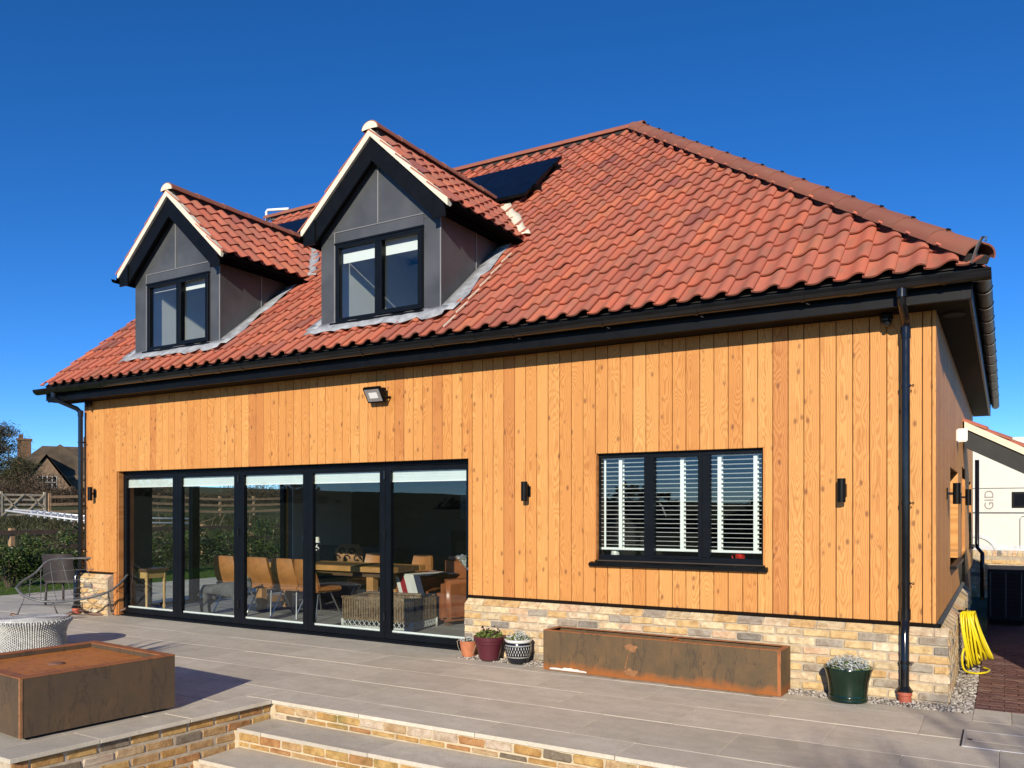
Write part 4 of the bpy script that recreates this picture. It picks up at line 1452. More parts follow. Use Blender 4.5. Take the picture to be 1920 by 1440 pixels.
    for sgn in (-1, 1):
        ribbon('lead_soaker', (cx + sgn * hw, -0.08), (cx + sgn * hw, 1.42), (0, 0), (sgn * 0.20, 0), 0.122, 10, seed=5)
        ribbon('lead_valley', (cx + sgn * 1.08, ye - 0.02), (cx + sgn * 0.02, ymx), (-sgn * 0.04, 0.0), (sgn * 0.13, 0.02), 0.10, 10, seed=7, mat='verge_mortar' if (lead_light and sgn > 0) else 'lead')
    # cut tile edges and mortar dabs beside the soakers
    m = MB()
    if lead_light:
        for i in range(6):
            y0_ = -0.34 + i * 0.236 + 0.02
            xx = cx + 1.145
            m.bar((xx, y0_, roofz(y0_) + 0.078), (xx + 0.004, y0_ + 0.215, roofz(y0_ + 0.215) + 0.055), 0.014, 0.012)
    else:
        for i in range(5):
            y0_ = -0.10 + i * 0.236
            xx = cx + 1.10
            m.bar((xx, y0_, roofz(y0_) + 0.088), (xx + 0.008, y0_ + 0.07, roofz(y0_ + 0.07) + 0.078), 0.035, 0.012)
    m.build('cut_edge_mortar', 'verge_mortar', D)
    # blind inside the window
    bl_ = thing('window_blind', 'white roller blind in the window of the ' + ('dormer beside the solar panel' if lead_light else 'leftmost dormer'), 'blind', (0, 0, 0))
    for a, b, zz in ((wl + 0.05, mx - 0.05, 4.50 if lead_light else 4.62), (mx + 0.05, wr - 0.05, 4.50 if lead_light else 4.56)):
        MB().box(a, b, 0.075, 0.085, zz, wt - 0.10).build('blind_panel', 'white', bl_)
    return D


dormer(-9.339, -9.30, False)
dormer(-5.767, -5.768, True)

# white rail bracket at the gable end of the ridge
wb_ = thing('white_rail', 'white tubular rail sticking out beyond the gable end of the ridge', 'rail', (XV + 0.02, RY, RZ + 0.14))
MB().tube([(0.25, 0, 0.02), (-0.32, 0, 0.10), (-0.36, 0, 0.07), (-0.34, 0, -0.22), (-0.28, 0, -0.40)], 0.028, 8).build('rail', 'white', wb_, smooth=True)
MB().tube([(0.1, 0, -0.14), (-0.30, 0, -0.08)], 0.028, 8).build('crossbar', 'white', wb_, smooth=True)

# solar panels lying on the roof slope
def solar(x0, x1, y0, y1, label):
    t_ = thing('solar_panel', label, 'solar panel', (x0, y0, roofz(y0)), 0, 'solar panels on the roof slope')
    Mx = frame(Vector((0, 0, 0)), (1, 0, 0), (0, cp, sp))
    L = (y1 - y0) / cp
    o_ = 0.135
    MB().box(0, x1 - x0, 0, L, o_, o_ + 0.035, Mx).build('frame', 'black_trim', t_)
    n = max(1, round((x1 - x0) / 1.1))
    w_ = (x1 - x0) / n
    for i in range(n):
        MB().box(i * w_ + 0.015, (i + 1) * w_ - 0.015, 0.015, L - 0.015, o_ + 0.0351, o_ + 0.038, Mx).build('cell_panel', 'solar_glass', t_)
    m = MB()
    for yy in (L * 0.22, L * 0.78):
        m.box(-0.06, x1 - x0 + 0.09, yy - 0.02, yy + 0.02, o_ - 0.045, o_ - 0.001, Mx)
        for k in range(4):
            xk = 0.1 + k * (x1 - x0 - 0.2) / 3
            m.box(xk - 0.02, xk + 0.02, yy - 0.03, yy + 0.03, 0.0, o_ - 0.046, Mx)
        m.box(x1 - x0 + 0.004, x1 - x0 + 0.05, yy - 0.03, yy + 0.03, o_, o_ + 0.05, Mx)
    m.build('mounting_rail', 'black_trim', t_)


solar(-7.38, -5.17, 2.50, 3.58, 'black solar panel on the roof beside the dormer nearest the hip')
solar(-11.10, -8.90, 2.60, 3.58, 'black solar panel on the roof between the two dormers')

# ------------------------------------------------------------------ rooms behind the glass
room = tag(MB().box(-11.25, -3.4, 0.2, 8.5, -0.2, -0.006).build('indoor_floor', 'joint_dark'), 'grey stone tiled floor of the dining room', kind='structure')
yy = 0.2
k = 0
while yy < 6.4:
    slab_row(yy, min(yy + 0.6, 6.5), -11.25, -3.4, -5.0 + 0.45 * (k % 2), step=0.9, parent=room, mat='indoor_tile', name='floor_tile')
    yy += 0.6
    k += 1
m = MB()
m.box(-11.25, -3.4, 6.5, 6.6, 0, 2.5)
m.box(-3.5, -3.4, 0.23, 6.5, 0, 2.5)
m.box(-11.249, -11.15, 0.221, 0.945, 0, 2.5).box(-11.249, -11.15, 3.955, 6.5, 0, 2.5).box(-11.249, -11.15, 0.945, 3.955, 2.15, 2.5)
tag(m.build('dining_room_wall', 'dark_paint'), 'grey painted walls of the dining room', kind='structure')
m = MB().box(-11.25, -3.4, 0.23, 6.6, 2.5, 2.6).box(-3.4, -0.23, 0.23, 4.6, 2.5, 2.6)
tag(m.build('ceiling', 'plaster'), 'plain ceiling of the ground floor rooms', kind='structure')
m = MB().box(-3.399, -3.33, 0.23, 4.6, 0, 2.5).box(-3.33, -0.23, 4.5, 4.6, 0, 2.5)
m.box(-0.28, -0.225, 0.23, 1.9, 0, 2.5).box(-3.33, -0.28, 0.23, 4.5, -0.1, 0.0)
tag(m.build('kitchen_wall', 'dark_paint'), 'walls of the kitchen behind the window', kind='structure')
m = MB().box(-3.3, -0.3, 0.225, 0.85, 0.88, 0.92).box(-3.3, -0.3, 0.3, 0.8, 0.0, 0.88)
tag(m.build('kitchen_worktop', 'dark_oak', bevel=0.004), 'dark worktop behind the kitchen window', 'worktop')
# pale wall pier beside the garden doors and the side doors themselves
MB().box(-11.249, -11.13, 3.96, 5.6, 0, 2.49).build('pale_wall', 'plaster_white', house)
sd = part('garden_door', house)
m = MB()
for y in (0.95, 1.83, 2.9, 3.89):
    m.box(-11.40, -11.30, y, y + (0.14 if y == 1.83 else 0.06), 0.0, 2.15)
m.box(-11.399, -11.301, 0.96, 3.94, 2.07, 2.149).box(-11.399, -11.301, 0.96, 3.94, -0.01, 0.04)
m.build('door_frame', 'frame_grey', sd)
for a, b in ((1.01, 1.83), (1.97, 2.9), (2.96, 3.89)):
    MB().box(-11.352, -11.346, a, b, 0.04, 2.07).build('pane', 'glass', sd)

# venetian blind, mug and ornament on the kitchen sill
vb = thing('venetian_blind', 'white venetian blind with broad tapes in the kitchen window', 'blind', (0, 0.135, 0))
sl = MB().box(WL + 0.02, WR - 0.02, -0.024, 0.024, -0.0012, 0.0012).mesh('slat', 'white')
nsl = 21
for i in range(nsl):
    z = 1.20 + i * 0.0425
    o = link('slat', sl, vb, (0, 0, z), (R(-6), 0, 0))
for x in (-2.92, -2.79, -2.16, -1.80, -1.47)[1:]:
    m = MB().box(x - 0.018, x + 0.018, -0.0285, -0.0265, 1.15, 2.09)
    m.build('tape', 'white', vb)
    MB().box(x - 0.018, x + 0.018, 0.0265, 0.0285, 1.15, 2.09).build('tape', 'white', vb)
m = MB().box(-2.965, -2.945, -0.0285, -0.0265, 1.15, 2.09)
m.build('tape', 'white', vb)
MB().box(WL + 0.02, WR - 0.02, -0.025, 0.025, 1.148, 1.172).build('bottom_rail', 'white', vb, bevel=0.004)
MB().box(WL + 0.02, WR - 0.02, -0.03, 0.03, 2.05, 2.10).build('headrail', 'white', vb)
mg = thing('mug', 'small red mug on the kitchen window sill', 'mug', (-1.63, 0.185, WB + 0.02))
MB().lathe([(0.0, 0.0), (0.032, 0.0), (0.044, 0.02), (0.046, 0.075), (0.042, 0.075), (0.04, 0.01), (0, 0.008)], 20).build('cup', 'red_mug', mg, smooth=True, angle=0.7)
MB().tube([(-0.043, 0, 0.062), (-0.07, 0, 0.06), (-0.076, 0, 0.04), (-0.065, 0, 0.02), (-0.042, 0, 0.018)], 0.006, 8).build('handle', 'red_mug', mg, smooth=True)
jr = thing('glass_jar', 'small clear jar at the end of the kitchen sill', 'jar', (-2.88, 0.185, WB + 0.02))
MB().lathe([(0.0, 0.0), (0.04, 0.0), (0.045, 0.02), (0.04, 0.07), (0.03, 0.085)], 16).build('body', 'white_glaze', jr, smooth=True)
MB().box(WL + 0.02, WR - 0.02, 0.1155, 0.26, WB - 0.03, WB + 0.019).build('inner_sill', 'white', house)

# pleated blinds in the door leaves
for i, (a, b) in enumerate(PX):
    t_ = thing('door_blind', ['pleated white blind folded up in the door leaf beside the corner downpipe', 'folded pleated blind in the second door leaf from the corner downpipe', 'folded pleated blind in the middle leaf of the glazed doors', 'folded pleated blind in the second door leaf from the brick plinth', 'folded pleated blind in the door leaf with the handle'][i], 'blind', (0, 0, 0), 0, 'blinds in the glazed doors')
    m = MB()
    for q in range(6):
        m.box(a + 0.004, b - 0.004, 0.1492 + 0.003 * (q % 2), 0.168 + 0.002 * (q % 2), 1.885 + q * 0.017, 1.901 + q * 0.017)
    m.build('pleats', 'blind_fabric', t_)
    MB().box(a + 0.003, b - 0.003, 0.1485, 0.171, 1.868, 1.884).build('bottom_rail', 'white', t_)
    MB().box(a + 0.003, b - 0.003, 0.1485, 0.171, 1.987, 1.9945).build('headrail', 'white', t_)


# ------------------------------------------------------------------ dining room furniture
def dining_chair(x, y, rz, label):
    t_ = thing('dining_chair', label, 'chair', (x, y, 0), rz, 'tan leather dining chairs')
    V, F = [], []
    n, mm_ = 9, 8
    for s_ in (0, 1):
        for j in range(n):
            v = j / (n - 1)
            z = 0.42 + v * 0.44
            w_ = 0.235 - 0.055 * v ** 1.5 - 0.05 * (1 - v) ** 6
            yb_ = -0.20 - 0.13 * v - 0.03 * math.sin(v * 3.1)
            for i in range(mm_):
                u = -1 + 2 * i / (mm_ - 1)
                V.append((u * w_, yb_ + 0.05 * u * u + (0.045 if s_ else 0.0), z - 0.01 * u ** 4))
    N = n * mm_
    for j in range(n - 1):
        for i in range(mm_ - 1):
            a_ = j * mm_ + i
            F += [(a_, a_ + 1, a_ + mm_ + 1, a_ + mm_), (N + a_, N + a_ + mm_, N + a_ + mm_ + 1, N + a_ + 1)]
    for j in range(n - 1):
        for i in (0, mm_ - 1):
            a_ = j * mm_ + i
            F.append((a_, a_ + mm_, N + a_ + mm_, N + a_))
    for i in range(mm_ - 1):
        for j in (0, n - 1):
            a_ = j * mm_ + i
            F.append((a_, a_ + 1, N + a_ + 1, N + a_))
    MB().add(V, F).build('backrest', 'leather', t_, smooth=True, angle=0.8)
    MB().box(-0.225, 0.225, -0.21, 0.24, 0.40, 0.47).build('seat', 'leather', t_, bevel=0.02, seg=2, smooth=True, angle=0.8)
    for sx in (-1, 1):
        for sy in (-1, 1):
            MB().tube([(sx * 0.12, sy * 0.10, 0.40), (sx * 0.235, sy * 0.24, 0.0)], 0.011, 8).build('leg', 'steel', t_, smooth=True, angle=0.7)
    MB().tube([(-0.14, 0, 0.39), (0.14, 0, 0.39)], 0.012, 6).build('crossbar', 'steel', t_)


dining_chair(-9.60, 1.28, R(6), 'tan leather dining chair above the grey dog, nearest the turned leg table')
dining_chair(-8.86, 1.25, R(4), 'tan leather dining chair in the middle glazed leaf, second in the near row')
dining_chair(-8.33, 1.22, R(5), 'tan leather dining chair third in the near row along the table')
dining_chair(-7.86, 1.22, R(-8), 'tan leather dining chair beside the wicker basket, last of the near row')
dining_chair(-8.10, 2.52, R(184), 'tan leather dining chair on the far side of the table by the cushion')
dining_chair(-7.20, 2.48, R(172), 'tan leather dining chair on the far side near the striped throw')
dt = thing('dining_table', 'long chunky oak dining table with leather chairs round it', 'table', (0, 0, 0))
m = MB()
for i in range(5):
    m = MB().box(-9.75, -6.75, 1.45 + i * 0.16, 1.605 + i * 0.16, 0.67, 0.745)
    m.build('table_plank', 'oak' if i in (0, 4) else 'dark_oak', dt, bevel=0.006)
MB().box(-9.6, -6.9, 1.52, 2.18, 0.60, 0.669).build('apron', 'dark_oak', dt)
for x in (-9.4, -7.2):
    MB().box(x - 0.06, x + 0.06, 1.53, 1.65, 0, 0.60).build('leg', 'oak', dt, bevel=0.006)
    MB().box(x - 0.06, x + 0.06, 2.05, 2.17, 0, 0.60).build('leg', 'oak', dt, bevel=0.006)
    MB().box(x - 0.05, x + 0.05, 1.66, 2.04, 0.1, 0.2).build('stretcher', 'oak', dt, bevel=0.006)
# candelabra on the table
cd = thing('candle_holder', 'white scrolled iron candle holder on the dining table', 'candle holder', (-8.62, 1.85, 0.746))
MB().lathe([(0.0, 0.0), (0.07, 0.0), (0.07, 0.01), (0.012, 0.02), (0.01, 0.25)], 16).build('stem', 'white', cd, smooth=True, angle=0.7)
for sgn, h_ in ((-1, 0.36), (1, 0.30)):
    pts = [(0, 0, 0.08)] + [(sgn * (0.03 + 0.10 * a / 6), 0, 0.08 + (h_ - 0.11) * (a / 6) ** 0.7) for a in range(1, 7)]
    cxx, czz = sgn * 0.115, h_ - 0.10
    m = MB().tube(pts, 0.008, 6)
    m.tube([(cxx + sgn * (0.045 - 0.004 * a) * math.cos(a * 0.6), 0, czz + (0.045 - 0.004 * a) * math.sin(a * 0.6)) for a in range(10)], 0.007, 6)
    m.build('scroll_arm', 'white', cd, smooth=True)
    MB().lathe([(0, h_), (0.05, h_), (0.055, h_ + 0.012), (0.0, h_ + 0.012)], 16, (sgn * 0.13, 0, 0)).build('dish', 'white', cd)
    MB().lathe([(0, h_ + 0.012), (0.034, h_ + 0.012), (0.034, h_ + 0.085), (0.0, h_ + 0.082)], 16, (sgn * 0.13, 0, 0)).build('candle', 'flag_white', cd, smooth=True, angle=0.7)
# cushion, bowl
cu = thing('cushion', 'tan cushion with dark scroll pattern on the far sofa', 'cushion', (-8.75, 2.85, 0.62), R(8))
MB().box(-0.26, 0.26, -0.07, 0.07, 0, 0.36).build('cover', 'pattern_tan', cu, bevel=0.06, seg=3, smooth=True)
m = MB()
for q in range(5):
    cxx, czz = -0.19 + 0.095 * q, 0.13 + 0.11 * (q % 2)
    m.tube([(cxx + (0.07 - 0.006 * a) * math.cos(a * 0.65), -0.073, czz + (0.07 - 0.006 * a) * math.sin(a * 0.65)) for a in range(10)], 0.014, 6)
m.build('scroll_print', 'pattern_dark', cu, smooth=True)
bs = thing('bench_sofa', 'dark sofa against which the patterned cushion leans', 'sofa', (-9.3, 2.95, 0))
MB().box(-0.9, 0.9, -0.1, 0.7, 0.1, 0.60).build('seat', 'rattan_dark', bs, bevel=0.04, seg=2)
MB().box(-0.9, 0.9, 0.701, 0.9, 0.1, 0.90).build('backrest', 'rattan_dark', bs, bevel=0.04, seg=2)
# leather armchair with a flag throw
ar = thing('armchair', 'reddish leather armchair with a flag throw behind the wicker basket', 'armchair', (-6.30, 2.12, 0), R(-20))
MB().box(-0.45, 0.45, -0.4, 0.42, 0.06, 0.42).build('base', 'leather_red', ar, bevel=0.03, seg=2, smooth=True, angle=0.8)
for sgn in (-1, 1):
    MB().box(sgn * 0.56 - 0.105, sgn * 0.56 + 0.105, -0.45, 0.45, 0.06, 0.62).build('arm', 'leather_red', ar, bevel=0.06, seg=3, smooth=True, angle=0.8)
    MB().box(sgn * 0.5 - 0.04, sgn * 0.5 + 0.04, -0.36, -0.28, 0.0, 0.06).build('foot', 'dark_oak', ar)
MB().box(-0.45, 0.45, 0.25, 0.48, 0.42, 0.86).build('backrest', 'leather_red', ar, bevel=0.06, seg=3, smooth=True, angle=0.8)
th = thing('flag_throw', 'red white and dark blue flag throw over the armchair', 'throw', (-6.30, 2.12, 0), R(-20))
stripes = [('flag_white', -0.62, -0.52), ('flag_red', -0.52, -0.38), ('flag_white', -0.38, -0.12), ('flag_blue', -0.12, 0.02)]
for mt, a, b in stripes:
    m = MB().prism([(a, 0.645), (b, 0.645), (b + 0.16, 0.32), (a + 0.16, 0.32)], 'y', -0.475, -0.46)
    m.build('stripe', mt, th)
    MB().box(a, b, -0.46, 0.2, 0.635, 0.645).build('stripe', mt, th)
fz = thing('fleece', 'white shaggy fleece on the back of the leather armchair', 'fleece', (-6.30, 2.12, 0), R(-20))
pp = np.random.RandomState(4)
u_ = pp.uniform(0, 1, 900)
V = np.stack([0.1 + 0.5 * u_, np.full(900, 0.2) + pp.uniform(-0.1, 0.12, 900), 0.90 - 0.28 * u_ ** 0.8 + pp.uniform(-0.015, 0.015, 900)], 1)
leaves('wool', 'silver_leaf', V, 0.05, fz, aspect=0.4, seed=2)
# wicker dog basket
wk = thing('wicker_basket', 'low brown wicker dog basket with lattice skirt behind the glass', 'basket', (-7.02, 0.78, 0), R(6))


def weave(m, a, b, z0, z1, step=0.019, r=0.0085):
    a, b = Vector(a), Vector(b)
    L = (b - a).length
    d = (b - a).normalized()
    nrm = Vector((-d.y, d.x, 0))
    k_ = int(L / step)
    for i in range(k_):
        p = a + d * ((i + 0.5) * L / k_) + nrm * (0.004 if i % 2 else -0.004)
        m.tube([p + Vector((0, 0, z0)), p + Vector((0, 0, z1))], r, 5, cap=False)


m = MB()
bx, by = 1.06, 0.62
cs = [(0, 0), (bx, 0), (bx, by), (0, by)]
for i in range(4):
    a, b = cs[i], cs[(i + 1) % 4]
    weave(m, (*a, 0), (*b, 0), 0.12, 0.40)
m.build('woven_side', 'wicker_brown', wk, smooth=True)['kind'] = 'stuff'
m = MB()
for i in range(4):
    a, b = Vector((*cs[i], 0)), Vector((*cs[(i + 1) % 4], 0))
    for q in range(14):
        p, p2 = a.lerp(b, q / 14), a.lerp(b, (q + 1) / 14)
        m.tube([p + Vector((0, 0, 0.025)), p2 + Vector((0, 0, 0.12))], 0.005, 4)
        m.tube([p2 + Vector((0, 0, 0.025)), p + Vector((0, 0, 0.12))], 0.005, 4)
m.build('lattice', 'wicker_light', wk)['kind'] = 'stuff'
for z, r_ in ((0.40, 0.022), (0.12, 0.012), (0.025, 0.014)):
    MB().tube([(*c_, z) for c_ in cs], r_, 8, closed=True).build('rim', 'wicker_brown' if z > 0.1 else 'wicker_light', wk, smooth=True)
for c_ in cs:
    MB().tube([(*c_, 0), (*c_, 0.12)], 0.02, 8).build('foot', 'wicker_light', wk, smooth=True)
MB().box(0.02, bx - 0.02, 0.02, by - 0.02, 0.14, 0.2).build('cushion', 'rattan_dark', wk)
# side table with turned pine legs and a white cable
ct = thing('side_table', 'small pine table with turned legs inside the corner glazing', 'table', (-10.72, 0.55, 0))
MB().box(-0.24, 0.24, -0.2, 0.2, 0.62, 0.66).build('table_top', 'dark_oak', ct, bevel=0.004)
MB().box(-0.21, 0.21, -0.17, 0.17, 0.52, 0.62).build('apron', 'pine', ct)
prof = [(0.0, 0.0), (0.014, 0.0), (0.018, 0.05), (0.026, 0.09), (0.016, 0.12), (0.02, 0.25), (0.026, 0.36), (0.018, 0.40), (0.028, 0.44), (0.018, 0.47), (0.026, 0.5), (0.026, 0.62)]
for sx in (-1, 1):
    for sy in (-1, 1):
        MB().lathe(prof, 12, (sx * 0.19, sy * 0.15, 0)).build('leg', 'pine', ct, smooth=True)
cb = tag(MB().tube([(-10.86, 0.34, 0.70), (-10.78, 0.33, 0.69), (-10.77, 0.33, 0.5), (-10.81, 0.33, 0.36), (-10.79, 0.33, 0.22), (-10.88, 0.33, 0.08), (-10.9, 0.35, 0.02)], 0.008, 6).build('cable', 'white', smooth=True), 'white cable hanging from the small pine table', 'cable')
# wall pictures and stove
tv = tag(MB().box(-9.0, -7.6, 6.44, 6.49, 1.35, 2.05).build('television', 'black_gloss', bevel=0.006), 'wide black screen high on the far dining room wall', 'television')
fp = thing('fireplace', 'dark fireplace opening in the far dining room wall', 'fireplace', (-8.6, 6.40, 0))
MB().box(-0.6, 0.6, 0.0, 0.09, 0.0, 1.1).build('surround', 'black_trim', fp)
MB().box(-0.45, 0.45, -0.02, -0.001, 0.2, 0.9).build('glass_front', 'black_gloss', fp)
pc = thing('wall_picture', 'small picture of a dark figure on the far wall', 'picture', (-8.6 + 3.2, 6.42, 1.1))
MB().box(-0.25, 0.25, 0.04, 0.075, 0, 0.5).build('board', 'dark_paint', pc)
MB().prism([(0.02, 0.04), (0.12, 0.04), (0.10, 0.2), (0.12, 0.3), (0.09, 0.36), (0.1, 0.42), (0.06, 0.45), (0.03, 0.4), (0.05, 0.35), (0.03, 0.28), (0.05, 0.18)], 'y', 0.03, 0.039).build('figure', 'black_trim', pc)


# grey dog standing behind the chairs
def skin_body(name, nodes, edges_, mat, parent, root=0, levels=2):
    me = bpy.data.meshes.new(name)
    me.from_pydata([n_[:3] for n_ in nodes], edges_, [])
    o = link(name, me, parent)
    sk = o.modifiers.new('skin', 'SKIN')
    for i, n_ in enumerate(nodes):
        r_ = n_[3]
        me.skin_vertices[0].data[i].radius = (r_, r_) if not isinstance(r_, tuple) else r_
        me.skin_vertices[0].data[i].use_root = (i == root)
    sb_ = o.modifiers.new('sub', 'SUBSURF')
    sb_.levels = levels
    sb_.render_levels = levels
    me.materials.append(M[mat])
    return o


def skin_ready():
    pass


dog = thing('dog', 'grey dog standing on the tiles beneath the dining chairs', 'dog', (-9.15, 0.72, 0), R(4))
me_ = bpy.data.meshes.new('body')
nodes = [(0.0, 0, 0.40, 0.105), (-0.22, 0, 0.39, 0.085), (-0.36, 0, 0.40, 0.10), (0.20, 0, 0.40, 0.115), (0.32, 0, 0.46, 0.075), (0.40, -0.04, 0.52, 0.06),
         (0.46, -0.08, 0.53, 0.068), (0.53, -0.12, 0.49, 0.042), (0.585, -0.15, 0.47, 0.030),
         (-0.40, 0.075, 0.34, 0.065), (-0.34, 0.085, 0.25, 0.045), (-0.46, 0.085, 0.15, 0.026), (-0.44, 0.085, 0.04, 0.020), (-0.40, 0.085, 0.018, 0.024),
         (-0.40, -0.075, 0.34, 0.065), (-0.32, -0.085, 0.25, 0.045), (-0.43, -0.085, 0.15, 0.026), (-0.41, -0.085, 0.04, 0.020), (-0.37, -0.085, 0.018, 0.024),
         (0.22, 0.08, 0.30, 0.05), (0.20, 0.085, 0.18, 0.030), (0.21, 0.085, 0.05, 0.020), (0.25, 0.085, 0.018, 0.025),
         (0.24, -0.08, 0.30, 0.05), (0.23, -0.085, 0.18, 0.030), (0.25, -0.085, 0.05, 0.020), (0.29, -0.085, 0.018, 0.025),
         (-0.46, 0, 0.42, 0.03), (-0.56, 0.02, 0.34, 0.016), (-0.62, 0.03, 0.27, 0.010)]
edges_ = [(0, 1), (1, 2), (0, 3), (3, 4), (4, 5), (5, 6), (6, 7), (7, 8), (2, 9), (9, 10), (10, 11), (11, 12), (12, 13), (2, 14), (14, 15), (15, 16), (16, 17), (17, 18),
          (3, 19), (19, 20), (20, 21), (21, 22), (3, 23), (23, 24), (24, 25), (25, 26), (2, 27), (27, 28), (28, 29)]
me_.from_pydata([n_[:3] for n_ in nodes], edges_, [])
do = link('body', me_, dog)
do.modifiers.new('skin', 'SKIN')
for i, n_ in enumerate(nodes):
    me_.skin_vertices[0].data[i].radius = (n_[3], n_[3])
    me_.skin_vertices[0].data[i].use_root = (i == 0)
sb_ = do.modifiers.new('sub', 'SUBSURF')
sb_.levels = 2
sb_.render_levels = 2
me_.materials.append(M['dog_fur'])
for sgn in (-1, 1):
    MB().add([(0.42, -0.06 + sgn * 0.04, 0.585), (0.47, -0.08 + sgn * 0.055, 0.585), (0.445, -0.07 + sgn * 0.085, 0.50), (0.43, -0.06 + sgn * 0.07, 0.56)], [(0, 1, 2), (0, 2, 3), (0, 3, 1), (1, 3, 2)]).build('ear', 'dog_fur', dog)

# ------------------------------------------------------------------ fittings on the house
def wall_light(loc, rz, label):
    t_ = thing('wall_light', label, 'wall light', loc, rz, 'black cylinder wall lights')
    MB().box(-0.03, 0.03, -0.012, 0.0, -0.055, 0.055).build('back_plate', 'black_trim', t_, bevel=0.002)
    MB().box(-0.012, 0.012, -0.06, -0.0121, -0.012, 0.012).build('arm', 'black_trim', t_)
    MB().lathe([(0.030, -0.10), (0.034, -0.10), (0.034, 0.10), (0.030, 0.10), (0.030, 0.085), (0.0, 0.085)], 20, (0, -0.085, 0)).lathe([(0.030, -0.10), (0.030, -0.085), (0.0, -0.085)], 20, (0, -0.085, 0)).build('tube', 'black_trim', t_, smooth=True, angle=0.7)


wall_light((-11.17, 0, 1.78), 0, 'black cylinder wall light beside the corner downpipe and glazed doors')
wall_light((-3.775, 0, 1.735), 0, 'black cylinder wall light between glazed doors and kitchen window')
wall_light((-0.705, 0, 1.71), 0, 'black cylinder wall light between kitchen window and downpipe')
wall_light((0, 1.42, 1.70), R(90), 'black cylinder wall light round the corner before the first side window')
wall_light((0, 4.25, 1.70), R(90), 'black cylinder wall light on the side wall beside the door')

fl = thing('floodlight', 'black square floodlight tilted down above the glazed doors', 'floodlight', (-5.72, 0, 2.86))
T_ = Matrix.Translation((0, -0.13, 0.0)) @ Matrix.Rotation(R(33), 4, 'X')
MB().box(-0.125, 0.125, -0.022, 0.022, -0.095, 0.095, T_).build('housing', 'black_trim', fl, bevel=0.008, seg=2)
MB().add([tuple(T_ @ Vector(p)) for p in [(-0.105, -0.0225, -0.075), (0.105, -0.0225, -0.075), (0.105, -0.0225, 0.075), (-0.105, -0.0225, 0.075), (-0.06, -0.0225, -0.035), (0.06, -0.0225, -0.035), (0.06, -0.0225, 0.035), (-0.06, -0.0225, 0.035)]], [(0, 1, 5, 4), (1, 2, 6, 5), (2, 3, 7, 6), (3, 0, 4, 7)]).build('reflector', 'reflector', fl)
MB().box(-0.06, 0.06, -0.0245, -0.0226, -0.035, 0.035, T_).build('lamp_panel', 'lens', fl)
m = MB().box(0.05, 0.11, -0.10, -0.05, 0.0, 0.08)
m.build('sensor_box', 'black_trim', fl, bevel=0.004)
MB().tube([(-0.10, -0.11, -0.02), (-0.10, -0.005, -0.03), (0.11, -0.005, -0.03), (0.14, -0.02, -0.02), (0.13, -0.12, -0.04)], 0.009, 6).build('bracket', 'black_trim', fl)


def dome_camera(loc, label):
    t_ = thing('security_camera', label, 'camera', loc, 0, 'security cameras under the eaves')
    MB().lathe([(0.0, 0.05), (0.052, 0.05), (0.052, 0.02), (0.046, 0.012)], 20).build('base', 'black_trim', t_, smooth=True, angle=0.7)
    MB().lathe([(0.046, 0.012), (0.044, -0.012), (0.034, -0.033), (0.018, -0.044), (0.0, -0.047)], 20).build('ball', 'black_gloss', t_, smooth=True)
    MB().tube([(0.01, -0.03, -0.015), (0.015, -0.06, -0.032)], 0.018, 12).build('lens', 'black_gloss', t_, smooth=True, angle=0.7)


dome_camera((-0.36, -0.075, 3.092), 'small black dome camera under the eaves beside the hip end downpipe')
dome_camera((-11.22, -0.075, 3.092), 'small black dome camera under the eaves beside the gable end downpipe')

# canopy on the side wall
cn = thing('side_canopy', 'lean-to tiled canopy with grey bargeboard on the side wall', 'canopy', (0, 4.85, 0))
MB().prism([(0.02, 2.60), (1.6, 1.73), (1.6, 1.50), (0.02, 2.36)], 'y', 0.0, 0.035).build('bargeboard', 'canopy_grey', cn)
MB().prism([(0.02, 2.605), (1.6, 1.735), (1.6, 1.825), (0.02, 2.695)], 'y', -0.03, 0.06).build('verge', 'verge_mortar', cn)
MB().prism([(0.02, 2.45), (1.6, 1.60), (1.6, 1.62), (0.02, 2.47)], 'y', 0.036, 0.95).build('soffit', 'dark_oak', cn)
MB().prism([(0.02, 2.64), (1.6, 1.77), (1.6, 1.80), (0.02, 2.68)], 'y', 0.061, 0.95).build('underlay', 'underlay', cn)
sl_ = math.atan2(0.87, 1.58)
pl_ = []
for j in range(6):
    for k in range(4):
        d_ = 1.58 - j * 0.27
        pl_.append(frame(Vector((0.02 + d_, 0.0 + k * 0.22, 2.68 - d_ * 0.5506)), (0, 1, 0), (-math.cos(sl_), 0, math.sin(sl_))))
joined('tiles', TM, pl_, 'roof_tile', cn)
wbx = thing('wall_box', 'small white box on the side wall below the eaves', 'box', (0.0, 3.25, 2.32))
MB().box(0.0, 0.11, 0.0, 0.06, 0.0, 0.15).build('cover', 'white', wbx, bevel=0.012, seg=2)
MB().box(0.01, 0.10, 0.061, 0.075, 0.01, 0.14).build('back_plate', 'black_trim', wbx)

